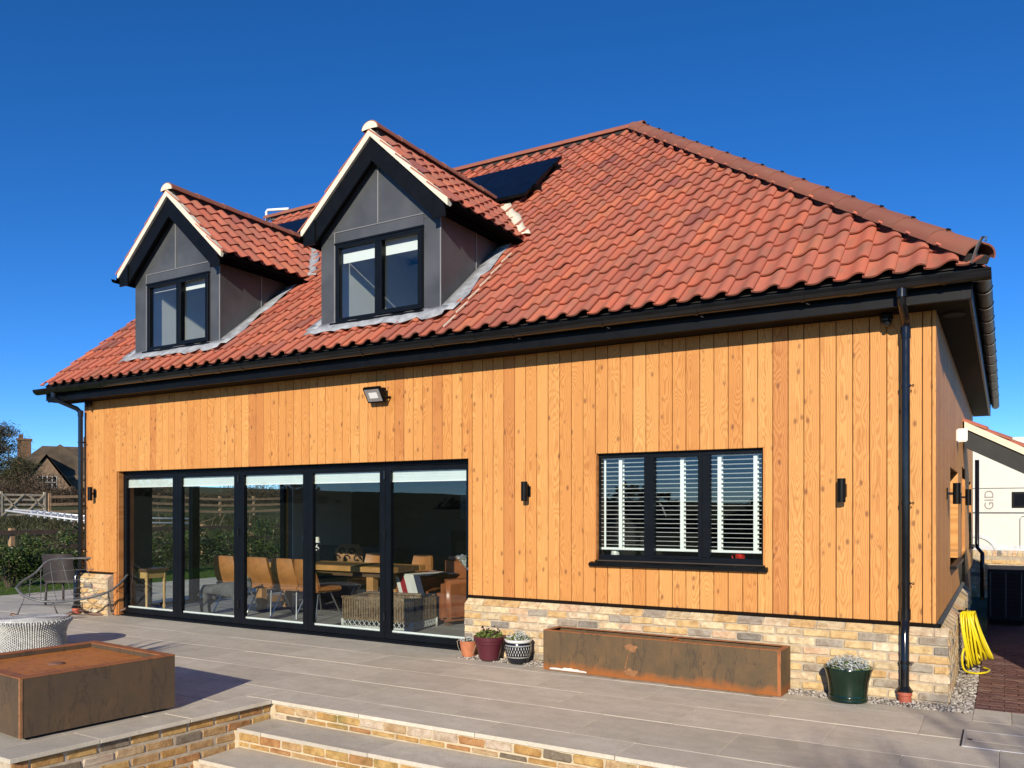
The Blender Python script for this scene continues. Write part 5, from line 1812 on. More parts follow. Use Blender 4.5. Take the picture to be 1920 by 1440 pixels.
# ------------------------------------------------------------------ things on the patio
pt = thing('corten_planter', 'long rusted steel planter trough against the brick plinth', 'planter', (-3.375, -0.412, 0.004), R(-1.6))
L_, D_, H_ = 2.265, 0.305, 0.375
m = MB().box(0, L_, 0, 0.004, 0, H_).box(0, L_, D_ - 0.004, D_, 0, H_).box(0, 0.004, 0.0041, D_ - 0.0041, 0, H_).box(L_ - 0.004, L_, 0.0041, D_ - 0.0041, 0, H_)
m.build('side_plate', 'corten_planter', pt)
m = MB().box(-0.002, L_ + 0.002, -0.002, 0.045, H_, H_ + 0.004).box(-0.002, L_ + 0.002, D_ - 0.045, D_ + 0.002, H_, H_ + 0.004)
m.box(-0.002, 0.045, 0.0451, D_ - 0.0451, H_, H_ + 0.004).box(L_ - 0.045, L_ + 0.002, 0.0451, D_ - 0.0451, H_, H_ + 0.004)
m.build('rim', 'corten_rim', pt)
MB().box(0.005, L_ - 0.005, 0.005, D_ - 0.005, H_ - 0.06, H_ - 0.05).build('soil', 'corten_soil', pt)
MB().box(L_ * 0.55, L_ * 0.55 + 0.03, 0.045, D_ - 0.045, H_ - 0.03, H_ - 0.001).build('brace', 'corten_rim', pt)
MB().box(L_ - 0.03, L_ - 0.002, -0.003, -0.0005, 0.0, H_).build('corner_weld', 'corten_rim', pt)
r_ = random.Random(6)
def patch(cx_, cz_, pts, name, mat):
    n_ = len(pts)
    MB().add([(cx_, -0.0022, cz_)] + [(cx_ + a, -0.0022, cz_ + b) for a, b in pts], [(0, i + 1, (i + 1) % n_ + 1) for i in range(n_)]).build(name, mat, pt)
patch(0.27, 0.012, [(-0.20 + 0.4 * i / 12, 0.006 + 0.014 * math.sin(i / 12 * 3.14) * r_.uniform(0.3, 1.8)) for i in range(13)] + [(0.2 - 0.4 * i / 12, -0.006) for i in range(13)], 'lime_stain', 'white_glaze')
for cx_, cz_ in ((0.92, 0.285), (0.92, 0.06)):
    patch(cx_, cz_, [((0.062 + 0.012 * math.sin(a * 5)) * math.cos(a), (0.034 + 0.01 * math.sin(a * 4)) * math.sin(a)) for a in [i * 6.283 / 24 for i in range(24)]], 'rust_bloom', 'rust_mark')
m = MB().tube([(0.905, -0.001, 0.25), (0.88, -0.001, 0.17), (0.865, -0.001, 0.09)], [0.004, 0.005, 0.008], 6)
m.build('rust_run', 'rust_mark', pt)

wt_ = thing('water_table', 'square rusted steel water table on the corner of the patio', 'water feature', (-5.158, -4.419, 0.004), R(85))
A_, B_, H_ = 1.13, 1.18, 0.415
m = MB()
zb0 = 0.018
m.box(0, A_, 0, 0.005, zb0, H_).box(0, A_, B_ - 0.005, B_, zb0, H_).box(0, 0.005, 0.0051, B_ - 0.0051, zb0, H_).box(A_ - 0.005, A_, 0.0051, B_ - 0.0051, zb0, H_)
m.build('side_plate', 'corten_table', wt_)
MB().box(0.05, A_ - 0.05, 0.05, B_ - 0.05, 0, zb0).build('foot', 'underlay', wt_)
m = MB().box(-0.002, A_ + 0.002, -0.002, 0.075, H_, H_ + 0.006).box(-0.002, A_ + 0.002, B_ - 0.075, B_ + 0.002, H_, H_ + 0.006)
m.box(-0.002, 0.075, 0.0751, B_ - 0.0751, H_, H_ + 0.006).box(A_ - 0.075, A_ + 0.002, 0.0751, B_ - 0.0751, H_, H_ + 0.006)
m.build('rim', 'corten_rim', wt_)
MB().box(0.006, A_ - 0.006, 0.006, B_ - 0.006, H_ - 0.045, H_ - 0.035).build('basin', 'corten_basin', wt_)
m = MB()
for x0_, x1_, y0_, y1_ in ((0.070, A_ - 0.070, 0.070, 0.0745), (0.070, A_ - 0.070, B_ - 0.0745, B_ - 0.070), (0.070, 0.0745, 0.0747, B_ - 0.0747), (A_ - 0.0745, A_ - 0.070, 0.0747, B_ - 0.0747)):
    m.box(x0_, x1_, y0_, y1_, H_ - 0.034, H_ - 0.0003)
m.build('basin_lip', 'corten_table', wt_)
MB().lathe([(0.0, 0.012), (0.03, 0.012), (0.055, 0.006), (0.06, 0.0)], 24, (A_ * 0.45, B_ * 0.48, H_ - 0.034)).build('spout', 'corten_soil', wt_, smooth=True)
MB().box(-0.0025, 0.0, -0.0025, 0.02, zb0, H_).box(0.0, 0.014, -0.003, -0.0003, zb0, H_).build('corner_weld', 'rust_mark', wt_)

ws = thing('wicker_stool', 'round white wicker stool with a waisted drum shape', 'stool', (-8.79, -2.29, 0))
def prof_r(z):
    P_ = [(0.0, 0.355), (0.08, 0.335), (0.17, 0.325), (0.25, 0.345), (0.295, 0.375), (0.32, 0.395), (0.34, 0.385)]
    for (z0, r0), (z1, r1) in zip(P_, P_[1:]):
        if z0 <= z <= z1 + 1e-6:
            return r0 + (r1 - r0) * (z - z0) / (z1 - z0)
    return 0.385
m = MB()
for i in range(96):
    a = 2 * math.pi * i / 96
    pts = []
    for j in range(27):
        z = 0.34 * j / 26
        rr = prof_r(z) + 0.008 * (1 if (i + j) % 2 else -1)
        pts.append((rr * math.cos(a), rr * math.sin(a), z))
    m.tube(pts, 0.0095, 4, cap=False)
m.build('woven_side', 'wicker_light', ws, smooth=True)['kind'] = 'stuff'
MB().lathe([(prof_r(0.34 * j / 10) - 0.012, 0.34 * j / 10) for j in range(11)] + [(0.0, 0.338)], 40).build('core', 'wicker_light', ws, smooth=True)
m = MB()
for j in range(16):
    r0 = 0.02 + 0.0225 * j
    m.tube([(r0 * math.cos(2 * math.pi * i / 40), r0 * math.sin(2 * math.pi * i / 40), 0.342 + 0.003 * (i % 2)) for i in range(40)], 0.011, 5, closed=True)
m.build('woven_top', 'wicker_light', ws, smooth=True)['kind'] = 'stuff'

# wire rocking chair
rc = thing('rocking_chair', 'grey metal wire rocking chair with wooden rockers by the corner', 'rocking chair', (-11.08, -0.36, 0), R(56))


def smooth_path(pts, n=8):
    pts = [Vector(p) for p in pts]
    out = []
    for i in range(len(pts) - 1):
        p0, p1, p2, p3 = pts[max(i - 1, 0)], pts[i], pts[i + 1], pts[min(i + 2, len(pts) - 1)]
        for k in range(n):
            t = k / n
            out.append(0.5 * (2 * p1 + (p2 - p0) * t + (2 * p0 - 5 * p1 + 4 * p2 - p3) * t * t + (3 * p1 - p0 - 3 * p2 + p3) * t ** 3))
    return out + [pts[-1]]


def along(path, u):
    f = u * (len(path) - 1)
    i = min(int(f), len(path) - 2)
    return path[i].lerp(path[i + 1], f - i)


lipL, lipR = (-0.74, -0.06, 0.45), (0.73, 0.10, 0.72)
front = smooth_path([lipL, (-0.62, -0.24, 0.35), (-0.36, -0.38, 0.27), (0.08, -0.42, 0.285), (0.44, -0.36, 0.38), (0.65, -0.16, 0.56), lipR])
back = smooth_path([lipL, (-0.68, 0.10, 0.52), (-0.52, 0.24, 0.64), (-0.38, 0.34, 0.79), (-0.20, 0.38, 0.82), (0.2, 0.38, 0.82), (0.62, 0.32, 0.815), (0.71, 0.22, 0.79), lipR])
MB().tube(front + back[-2:0:-1], 0.016, 8, closed=True).build('rim', 'grey_steel', rc, smooth=True)


def rcs(u, v):
    p = along(front, u).lerp(along(back, u), v)
    return p + Vector((0, 0.10 * math.sin(math.pi * v) * math.sin(math.pi * u), -0.20 * math.sin(math.pi * v) ** 0.9 * math.sin(math.pi * u) ** 0.7))


m = MB()
for i in range(1, 10):
    m.tube([rcs(i / 10, j / 12) for j in range(13)], 0.0042, 5)
for j in range(1, 7):
    m.tube([rcs(i / 16, j / 7) for i in range(17)], 0.0042, 5)
m.build('wire_seat', 'grey_steel', rc, smooth=True)
for pts in ([(-0.80, -0.10, 0.09), (-0.60, -0.17, 0.035), (-0.42, -0.22, 0.02), (-0.22, -0.28, 0.035), (-0.02, -0.34, 0.09)], [(0.04, 0.10, 0.09), (0.20, 0.02, 0.03), (0.36, -0.03, 0.02), (0.50, -0.08, 0.035), (0.66, -0.14, 0.10)]):
    MB().tube(smooth_path(pts, 5), 0.02, 6, flat=1.2).build('rocker', 'rocker_wood', rc, smooth=True)
for p, q in (((-0.62, -0.20, 0.36), (-0.72, -0.13, 0.07)), ((-0.28, -0.38, 0.275), (-0.20, -0.29, 0.04)), ((0.08, 0.0, 0.20), (0.08, 0.08, 0.07)), ((0.42, -0.36, 0.37), (0.47, -0.07, 0.035))):
    MB().tube([p, q], 0.010, 6).build('leg', 'grey_steel', rc, smooth=True)
MB().tube([(-0.66, -0.16, 0.22), (0.08, 0.03, 0.16)], 0.007, 6).build('crossbar', 'grey_steel', rc)
rt = thing('rattan_chair', 'dark brown rattan garden chair standing behind the wire rocker', 'chair', (-12.75, 0.55, 0), R(205))
m = MB()
for i in range(26):
    z = 0.40 + i * 0.017
    m.tube([(-0.27 + 0.03 * (z - 0.4), 0.22 + 0.18 * (z - 0.4), z), (0.27 - 0.03 * (z - 0.4), 0.22 + 0.18 * (z - 0.4), z)], 0.0085, 5)
m.build('woven_back', 'rattan_dark', rt, smooth=True)['kind'] = 'stuff'
MB().box(-0.27, 0.27, -0.25, 0.22, 0.36, 0.42).build('seat', 'rattan_dark', rt, bevel=0.01)
for sx in (-1, 1):
    for y in (-0.22, 0.2):
        MB().tube([(sx * 0.24, y, 0.38), (sx * 0.25, y * 1.1, 0.0)], 0.018, 8).build('leg', 'rattan_dark', rt, smooth=True)
MB().box(-0.05, 0.05, 0.20, 0.29, 0.76, 0.80).build('handle_slot', 'underlay', rt)


# potted plants
def potted(name, label, loc, prof, mat, soil_r, soil_z, seed, plant):
    t_ = thing(name, label, 'plant pot', loc)
    MB().lathe(prof, 32).build('pot', mat, t_, smooth=True, angle=0.6)
    MB().lathe([(0.0, soil_z), (soil_r, soil_z - 0.004)], 24).build('soil', 'soil', t_)
    rs = np.random.RandomState(seed)
    for mt, n_, h_, sz, asp in plant:
        a = rs.uniform(0, 6.283, n_)
        rr = soil_r * 0.98 * np.sqrt(rs.uniform(0, 1, n_))
        z = soil_z + h_ * rs.uniform(0.1, 1, n_) * (1 - 0.5 * (rr / soil_r) ** 2)
        leaves('foliage', mt, np.stack([rr * np.cos(a), rr * np.sin(a), z], 1), sz, t_, aspect=asp, up=0.4, seed=seed + 3)
    return t_


tp_ = potted('terracotta_pot', 'small terracotta pot with a loose wire handle beside the glazed doors', (-4.375, -0.215, 0.008), [(0, 0), (0.068, 0), (0.092, 0.14), (0.094, 0.165), (0.086, 0.165), (0.082, 0.13)], 'terracotta', 0.082, 0.135, 1, [('silver_leaf', 90, 0.07, 0.04, 0.4), ('olive_leaf', 90, 0.05, 0.04, 0.5)])
for sgn in (-1, 1):
    MB().tube([(sgn * 0.095, -0.02, 0.175), (sgn * 0.125, -0.03, 0.15), (sgn * 0.10, -0.045, 0.09), (sgn * 0.075, -0.03, 0.03)], 0.0025, 5).build('wire', 'gate_wood', tp_)
potted('maroon_pot', 'maroon plastic pot of green and dark leaves between two smaller pots', (-4.075, -0.285, 0.008), [(0, 0), (0.085, 0), (0.10, 0.01), (0.137, 0.165), (0.146, 0.17), (0.150, 0.20), (0.158, 0.205), (0.162, 0.245), (0.150, 0.247), (0.143, 0.20)], 'maroon_plastic', 0.143, 0.205, 2, [('pansy_leaf', 420, 0.10, 0.05, 0.55), ('heuchera_leaf', 60, 0.15, 0.035, 0.7)])
bp = potted('patterned_pot', 'black pot with white drop pattern beside the rusted planter', (-3.735, -0.275, 0.008), [(0, 0), (0.085, 0), (0.10, 0.015), (0.128, 0.09), (0.137, 0.15), (0.132, 0.20), (0.128, 0.21), (0.140, 0.235), (0.128, 0.238), (0.12, 0.20)], 'navy_glaze', 0.12, 0.205, 3, [('pansy_leaf', 260, 0.08, 0.045, 0.5), ('silver_leaf', 160, 0.13, 0.05, 0.3)])
def pot_r(z):
    P_ = [(0.10, 0.015), (0.128, 0.09), (0.137, 0.15), (0.132, 0.20), (0.128, 0.21)]
    for (r0, z0), (r1, z1) in zip(P_, P_[1:]):
        if z0 <= z <= z1:
            return r0 + (r1 - r0) * (z - z0) / (z1 - z0)
    return 0.13
m = MB()
for row, (zc, sh) in enumerate(((0.158, 0), (0.128, 0.5), (0.098, 0.0))):
    for i in range(30):
        a = 2 * math.pi * (i + sh) / 30
        vs = []
        for s0, dz in ((0, 0.017), (0.022, 0.006), (0.026, -0.008), (0, -0.016), (-0.026, -0.008), (-0.022, 0.006)):
            aa = a + s0 * 0.95
            rr = pot_r(zc + dz) + 0.0012
            vs.append((rr * math.cos(aa), rr * math.sin(aa), zc + dz))
        m.add(vs, [(0, 1, 2, 3, 4, 5)])
for zc in (0.185, 0.178, 0.062, 0.07):
    for i in range(48):
        a, b = 2 * math.pi * i / 48, 2 * math.pi * (i + 1) / 48
        r0, r1 = pot_r(zc) + 0.001, pot_r(zc + 0.003) + 0.001
        m.add([(r0 * math.cos(a), r0 * math.sin(a), zc), (r0 * math.cos(b), r0 * math.sin(b), zc), (r1 * math.cos(b), r1 * math.sin(b), zc + 0.003), (r1 * math.cos(a), r1 * math.sin(a), zc + 0.003)], [(0, 1, 2, 3)])
m.build('glaze_pattern', 'white_glaze', bp)
MB().lathe([(0.129, 0.212), (0.142, 0.237), (0.126, 0.241)], 32).build('pale_rim', 'white_glaze', bp, smooth=True)
potted('green_pot', 'glossy dark green glazed pot of silver leaves beside the downpipe', (-0.615, -0.325, 0.008), [(0, 0), (0.145, 0), (0.150, 0.012), (0.146, 0.03), (0.150, 0.04), (0.146, 0.055), (0.158, 0.16), (0.178, 0.235), (0.190, 0.262), (0.188, 0.270), (0.172, 0.268), (0.16, 0.22)], 'green_glaze', 0.165, 0.235, 4, [('silver_leaf', 700, 0.13, 0.035, 0.35), ('pansy_leaf', 160, 0.08, 0.05, 0.5)])

# yellow hose hung in a coil on the side wall
hs = thing('garden_hose', 'yellow hose hanging in a long coil on the side wall', 'hose', (0.10, 1.30, 0))
pts = []
r_ = random.Random(3)
for i in range(9):
    zb_ = 0.05 + 0.03 * r_.random() + 0.012 * i
    w_ = 0.08 + 0.05 * r_.random()
    for j in range(16):
        a = 2 * math.pi * j / 16
        f = (1 - math.cos(a)) / 2
        z = 0.60 - f * (0.60 - zb_)
        pts.append((0.03 + 0.012 * i + (0.05 + 0.012 * i) * f + 0.01 * math.sin(a * 2 + i), 0.02 + w_ * math.sin(a) + (0.06 + 0.02 * (i % 4)) * f, z))
MB().tube(pts, 0.0098, 7).build('coil', 'yellow_hose', hs, smooth=True)
MB().tube(smooth_path([(0.10, 0.05, 0.34), (0.04, -0.06, 0.22), (0.05, -0.04, 0.07), (0.13, 0.06, 0.022), (0.22, 0.16, 0.02), (0.25, 0.30, 0.025), (0.20, 0.38, 0.03)], 6), 0.0098, 7).build('loose_end', 'yellow_hose', hs, smooth=True)
MB().tube([(0.0, 0.02, 0.60), (0.06, 0.02, 0.60), (0.07, 0.02, 0.63)], 0.012, 6).build('hook', 'black_trim', hs)

# heat pump
hpm = thing('heat_pump', 'dark grey heat pump unit with a slatted front by the side wall', 'heat pump', (0.27, 5.5, 0))
MB().box(0, 0.46, 0.02, 1.0, 0.05, 0.74).build('casing', 'canopy_grey', hpm, bevel=0.01)
MB().box(0.03, 0.40, 0.011, 0.0195, 0.10, 0.70).build('grille_back', 'underlay', hpm)
for i in range(12):
    MB().box(0.03, 0.40, 0.0, 0.0105, 0.10 + i * 0.053, 0.112 + i * 0.053).build('grille_bar', 'canopy_grey', hpm)
for x in (0.03, 0.21, 0.39):
    MB().box(x, x + 0.012, -0.003, -0.0003, 0.10, 0.70).build('grille_post', 'grey_steel', hpm)
MB().box(0.02, 0.44, 0.1, 0.9, 0.0, 0.0495).build('foot', 'underlay', hpm)
fc = thing('folded_chair', 'grey folded metal chair leaning beside the heat pump', 'chair', (0.86, 5.9, 0))
for x in (0.0, 0.10, 0.22):
    MB().bar((x, 0, 0.0), (x - 0.06, 0.25, 0.68), 0.03, 0.02).build('leg', 'alloy', fc)
MB().bar((0.0, 0.09, 0.25), (0.22, 0.09, 0.25), 0.03, 0.02).build('crossbar', 'alloy', fc)
# brick wall and motorhome beyond
bw2 = thing('boundary_wall', 'low yellow brick wall in front of the motorhome', 'wall', (0.0, 9.4, -0.012))
MB().box(-0.6, 7.0, 0.01, 0.215, 0.0, 0.78).build('mortar', 'mortar', bw2)
FB = brick_set(0.215, 0.065, 0.055, 3, 8)
brick_face(bw2, FB, -0.4, 2.6, 0.005, 9, lambda u, z: ((u, 0.055, z), 0))
for i in range(40):
    o = link('coping_brick', FB[i % 3], bw2, (-0.36 + i * 0.075, 0.055, 0.79), (0, R(90), 0))
    o.scale.x = 0.48
mh = thing('motorhome', 'cream white motorhome parked behind the low brick wall', 'motorhome', (-1.6, 12.0, 0))
MB().box(0, 7.0, 0, 2.3, 0.62, 3.0).build('body', 'cream_body', mh, bevel=0.06, seg=3, smooth=True, angle=0.8)
MB().box(0.5, 6.9, -0.012, -0.001, 0.62, 0.82).build('skirt', 'alloy', mh)
m = MB().box(0.1, 6.9, -0.008, -0.001, 1.465, 1.495).box(0.1, 6.9, -0.008, -0.001, 1.97, 1.985)
m.build('stripe', 'grey_steel', mh)
MB().box(2.19, 3.1, -0.02, -0.001, 1.58, 1.90).build('window_frame', 'black_trim', mh, bevel=0.006)
MB().box(2.235, 3.05, -0.026, -0.0201, 1.625, 1.855).build('window_pane', 'solar_glass', mh)
MB().tube([(2.33, -0.006, 0.75), (2.33, -0.006, 1.36), (2.37, -0.006, 1.41), (3.0, -0.006, 1.41)], 0.008, 6).build('door_outline', 'grey_steel', mh)
MB().lathe([(0.36, -0.02), (0.42, -0.02), (0.42, 0.02), (0.36, 0.02)], 24).build('wheel_arch', 'alloy', mh).matrix_local = Matrix.Translation((1.55, -0.01, 0.62)) @ Matrix.Rotation(R(90), 4, 'X')
for x in (1.55, 5.4):
    w_ = MB().lathe([(0.0, -0.1), (0.2, -0.1), (0.22, -0.11), (0.33, -0.1), (0.34, 0.1), (0.0, 0.1)], 24).build('wheel', 'black_trim', mh, smooth=True, angle=0.7)
    w_.matrix_local = Matrix.Translation((x, 0.15, 0.33)) @ Matrix.Rotation(R(90), 4, 'X')
cu_ = bpy.data.curves.new('lettering', 'FONT')
cu_.body = 'GID'
cu_.size = 0.23
cu_.extrude = 0.002
cu_.materials.append(M['letter_grey'])
tmp = bpy.data.objects.new('lettering_curve', cu_)
COL.objects.link(tmp)
lme = bpy.data.meshes.new_from_object(tmp.evaluated_get(bpy.context.evaluated_depsgraph_get()))
bpy.data.objects.remove(tmp)
lt = link('lettering', lme)
lt.parent = mh
lt.matrix_local = Matrix.Translation((1.87, -0.006, 1.54)) @ Matrix.Rotation(R(90), 4, 'X') @ Matrix.Rotation(R(90), 4, 'Z')
# distant downpipe on the back corner
m = MB().tube([(0.06, 8.9, 2.4), (0.06, 8.9, 0.9), (0.14, 8.86, 0.8), (0.14, 8.86, 0.0)], 0.035, 10)
m.build('downpipe', 'black_gloss', house, smooth=True)

# ------------------------------------------------------------------ garden beyond the gable
def bush(name, label, loc, rx, ry, h, n, mat, size, seed, group=None, trunk=True):
    t_ = thing(name, label, 'bush', loc, 0, group)
    rs = np.random.RandomState(seed)
    ncl = 26
    cl = rs.normal(size=(ncl, 3))
    cl /= np.linalg.norm(cl, axis=1)[:, None]
    cl *= rs.uniform(0.45, 0.95, (ncl, 1))
    idx = rs.randint(0, ncl, n)
    p = cl[idx] + rs.normal(size=(n, 3)) * 0.17
    p = p * np.array([rx, ry, h / 2]) + np.array([0, 0, h / 2 + 0.05])
    p = p[p[:, 2] > 0.03]
    leaves('foliage', mat, p, size, t_, seed=seed, up=0.3)
    m = MB()
    for i in range(5):
        a = rs.uniform(0, 6.28)
        m.tube([(0.05 * math.cos(a), 0.05 * math.sin(a), -0.05), (rx * 0.4 * math.cos(a), ry * 0.4 * math.sin(a), h * 0.75)], [0.02, 0.008], 5)
    m.build('stems', 'bark', t_)
    return t_


hb = [(-16.7, 1.75, 0.62, 0.55, 0.92), (-16.9, 2.65, 0.6, 0.62, 1.06), (-16.8, 3.6, 0.62, 0.60, 1.18), (-16.9, 5.0, 0.6, 0.8, 0.95), (-16.9, 6.2, 0.65, 0.8, 1.15), (-17.0, 7.5, 0.65, 0.8, 1.05), (-17.0, 8.7, 0.65, 0.8, 1.15)]
hl = ['leafy laurel bush at the end of the row beside the open lawn', 'dense laurel bush behind the wire rocking chair', 'tall laurel bush beside the gable end of the house', 'low laurel bush seen through the leaf beside the corner', 'tall laurel bush seen through the second glazed leaf', 'laurel bush seen beyond the first dining chair', 'laurel bush seen through the middle glazed leaf']
for i, (x, y, rx, ry, h) in enumerate(hb):
    bush('laurel_bush', hl[i], (x, y, 0.0), rx, ry, h, 2600 if i < 3 else 1900, 'laurel_leaf', 0.085, 30 + i, 'laurel hedge along the lawn')


def fence(name, label, posts, zs, rails, ph, mats, pw=0.11):
    t_ = thing(name, label, 'fence', (posts[0][0], posts[0][1], 0))
    ox, oy = posts[0]
    for (x, y), z in zip(posts, zs):
        o = MB().box(x - ox - pw / 2, x - ox + pw / 2, y - oy - pw / 2, y - oy + pw / 2, z - 0.3, z + ph).build('post', mats[0], t_, bevel=0.006)
    for (a, za), (b, zb_) in zip(zip(posts, zs), list(zip(posts, zs))[1:]):
        for rz_ in rails:
            MB().bar((a[0] - ox + 0.06, a[1] - oy, za + rz_), (b[0] - ox + 0.06, b[1] - oy, zb_ + rz_), 0.04, 0.10).build('rail', mats[1], t_)
    return t_


P_ = [(-19.5, -2.1 + 1.8 * i) for i in range(9)]
fence('post_and_rail_fence', 'low post and rail fence running behind the laurel hedge', P_, [hgt(x, y) * 0.5 + 0.05 for x, y in P_], [0.55, 0.92], 1.02, ('post_wood', 'rail_dark'))
P_ = [(-30.0, 10.35 + 1.95 * i) for i in range(9)]
fence('paddock_fence', 'pale three rail paddock fence beyond the field gate', P_, [hgt(x, y) for x, y in P_], [0.2, 0.48, 0.76], 0.9, ('post_wood', 'post_wood'))
P_ = [(-30.0, 8.45 - 1.95 * i) for i in range(4)]
fence('roadside_fence', 'three rail fence running off to the side of the field gate', P_, [hgt(x, y) for x, y in P_], [0.2, 0.48, 0.76], 0.9, ('gate_wood', 'gate_wood'))
gt = thing('field_gate', 'pale five bar wooden field gate with diagonal braces', 'gate', (-30, 8.6, hgt(-30, 9.4)))
for i, z in enumerate((0.08, 0.27, 0.45, 0.63, 0.80)):
    MB().box(-0.02, 0.02, 0.0, 1.6, z, z + 0.07).build('bar', 'gate_wood', gt)
for y in (0.0, 1.54):
    MB().box(-0.035, 0.035, y, y + 0.07, 0.0, 0.95).build('stile', 'gate_wood', gt)
for a, b in (((0.03, 0.05, 0.1), (0.03, 0.8, 0.85)), ((0.03, 0.8, 0.1), (0.03, 0.06, 0.85)), ((0.03, 0.8, 0.1), (0.03, 1.55, 0.85)), ((0.03, 0.95, 0.85), (0.03, 1.5, 0.4))):
    MB().bar(a, b, 0.03, 0.05).build('brace', 'gate_wood', gt)
# aluminium mast lying across the fences
mt_ = thing('alloy_mast', 'pale aluminium lattice mast lying above the low fence', 'mast', (-22.0, 4.5, 1.52))
for dy, dz in ((0, 0), (0.2, 0.12)):
    MB().tube([(0, dy, dz * 0.2), (1.7, 1.3 + dy, -0.30 + dz), (3.0, 3.4 + dy, -0.36 + dz)], 0.028, 6).build('pole', 'alloy', mt_, smooth=True)
m = MB()
for i in range(9):
    f = i / 9
    p = Vector((0.5 + 1.2 * f, 0.4 + 0.9 * f, -0.1 - 0.2 * f))
    m.bar(p, p + Vector((0, 0.2, 0.10)), 0.05, 0.05)
    m.bar(p - Vector((0, 0, 0.06)), p + Vector((0, 0, 0.08)), 0.05, 0.05)
m.build('clamps', 'alloy', mt_)

# old house on the rise
oh = thing('distant_house', 'old brown house with tiled roof and chimney on the rise', 'house', (-69.0, 33.0, 2.1), R(59.5))
oh.scale = (0.85, 0.85, 0.9)
# local x runs to the side seen from the terrace, local y away
MB().box(-3.2, 6, 0.2, 8, -1.5, 2.6).build('wall', 'old_wall', oh)
MB().prism([(-4.0, 2.3), (1.2, 5.6), (6.2, 2.3)], 'y', 1.2, 8.5).build('roof', 'old_roof', oh)
MB().add([(-4.2, 0.0, 2.2), (6.4, 0.0, 2.2), (5.5, 4.5, 5.6), (-0.4, 4.5, 5.6), (-4.2, 9, 2.2), (6.4, 9, 2.2)], [(0, 1, 2, 3), (3, 2, 5, 4), (0, 3, 4), (1, 5, 2)]).build('roof', 'old_roof', oh)
MB().prism([(-2.2, -1.0), (-2.2, 1.2), (0.0, 4.2), (2.2, 1.2), (2.2, -1.0)], 'y', -1.2, 3.0).build('gable', 'old_wall', oh)
MB().add([(0, -1.5, 4.5), (0, 4.0, 4.5), (-2.7, -1.5, 1.0), (-2.7, 4, 1.0), (2.7, -1.5, 1.0), (2.7, 4, 1.0)], [(0, 1, 3, 2), (0, 4, 5, 1)]).build('gable_roof', 'old_roof', oh)
m = MB().box(-2.6, -1.4, 3.6, 4.6, 3.5, 6.2).box(-2.7, -1.3, 3.5, 4.7, 6.0, 6.2).box(-2.5, -2.1, 3.8, 4.3, 6.2, 6.6)
m.build('chimney', 'chimney_brick', oh)
m = MB().box(3.4, 4.4, 4.0, 5.0, 4.8, 6.6)
m.build('chimney', 'chimney_brick', oh)
wnd = part('window', oh)
MB().box(-0.8, 0.9, -1.26, -1.201, 1.35, 2.45).build('frame', 'flag_white', wnd)
for i in range(4):
    for j in range(2):
        MB().box(-0.73 + i * 0.41, -0.38 + i * 0.41, -1.27, -1.2601, 1.36 + j * 0.57, 1.86 + j * 0.57).build('pane', 'solar_glass', wnd)

# feathery tree at the picture's edge and brown scrub
def feather_tree(loc, label, h, spread, n, seed, mat, name='feathery_tree', size=0.28):
    t_ = thing(name, label, 'tree', loc)
    rs = np.random.RandomState(seed)
    m = MB()
    m.tube([(0, 0, -0.5), (0.1, 0, h * 0.35), (0.0, 0.1, h * 0.9)], [0.22, 0.15, 0.03], 8)
    m.build('trunk', 'bark', t_, smooth=True)
    limbs = MB()
    P_ = []
    for i in range(70):
        a = rs.uniform(0, 6.283)
        z0 = h * rs.uniform(0.12, 0.9)
        L = spread * (1.05 - 0.75 * z0 / h) * rs.uniform(0.6, 1.1)
        up_ = rs.uniform(0.15, 0.6)
        pts = [(0, 0, z0)]
        for q in range(1, 5):
            f = q / 4
            pts.append((L * f * math.cos(a), L * f * math.sin(a), z0 + L * f * up_ * (1.2 - 0.7 * f) + rs.uniform(-0.08, 0.08)))
        limbs.tube(pts, [0.035, 0.026, 0.018, 0.012, 0.006], 4)
        k_ = int(n / 70)
        f = rs.uniform(0.25, 1.05, k_)
        B_ = np.array(pts)
        q = np.clip(f * 4, 0, 3.999)
        qi = q.astype(int)
        base = B_[qi] + (B_[qi + 1] - B_[qi]) * (q - qi)[:, None]
        P_.append(base + rs.normal(size=(k_, 3)) * np.array([0.22, 0.22, 0.14]))
    limbs.build('limbs', 'twig', t_)
    leaves('crown', mat, np.concatenate(P_), size, t_, aspect=0.12, seed=seed, up=0.5)
    return t_


feather_tree((-46.3, 17.0, hgt(-46.3, 17.0) - 0.4), 'feathery olive brown tree at the edge of the view', 5.0, 2.4, 7000, 2, 'conifer_leaf')
feather_tree((-44.6, 17.4, hgt(-44.6, 17.4)), 'small bushy olive tree below the feathery tree', 2.6, 1.8, 6000, 3, 'olive_leaf', 'olive_bush', 0.2)
rs = np.random.RandomState(9)
n_ = 26000
t_ = rs.uniform(0, 1, n_)
X_ = -41 - 3.5 * rs.uniform(0, 1, n_)
Y_ = 6 + 42 * t_
env = 0.6 + 0.9 * (0.5 + 0.5 * np.sin(Y_ * 0.8 + 1.0)) * (0.6 + 0.4 * np.sin(Y_ * 2.3))
Zg = np.array([hgt(a, b) for a, b in zip(X_, Y_)])
tag(leaves('scrub', 'scrub_leaf', np.stack([X_, Y_, Zg + env * rs.uniform(0, 1, n_) ** 0.8 * 1.25], 1), 0.34, aspect=0.08, up=0.9, seed=4), 'brown winter scrub on the bank below the old house', 'scrub', kind='stuff')
rs = np.random.RandomState(19)
n_ = 15000
X_ = rs.uniform(-29.5, -18.2, n_)
Y_ = rs.uniform(0, 18, n_)
Zg = np.array([hgt(a, b) for a, b in zip(X_, Y_)])
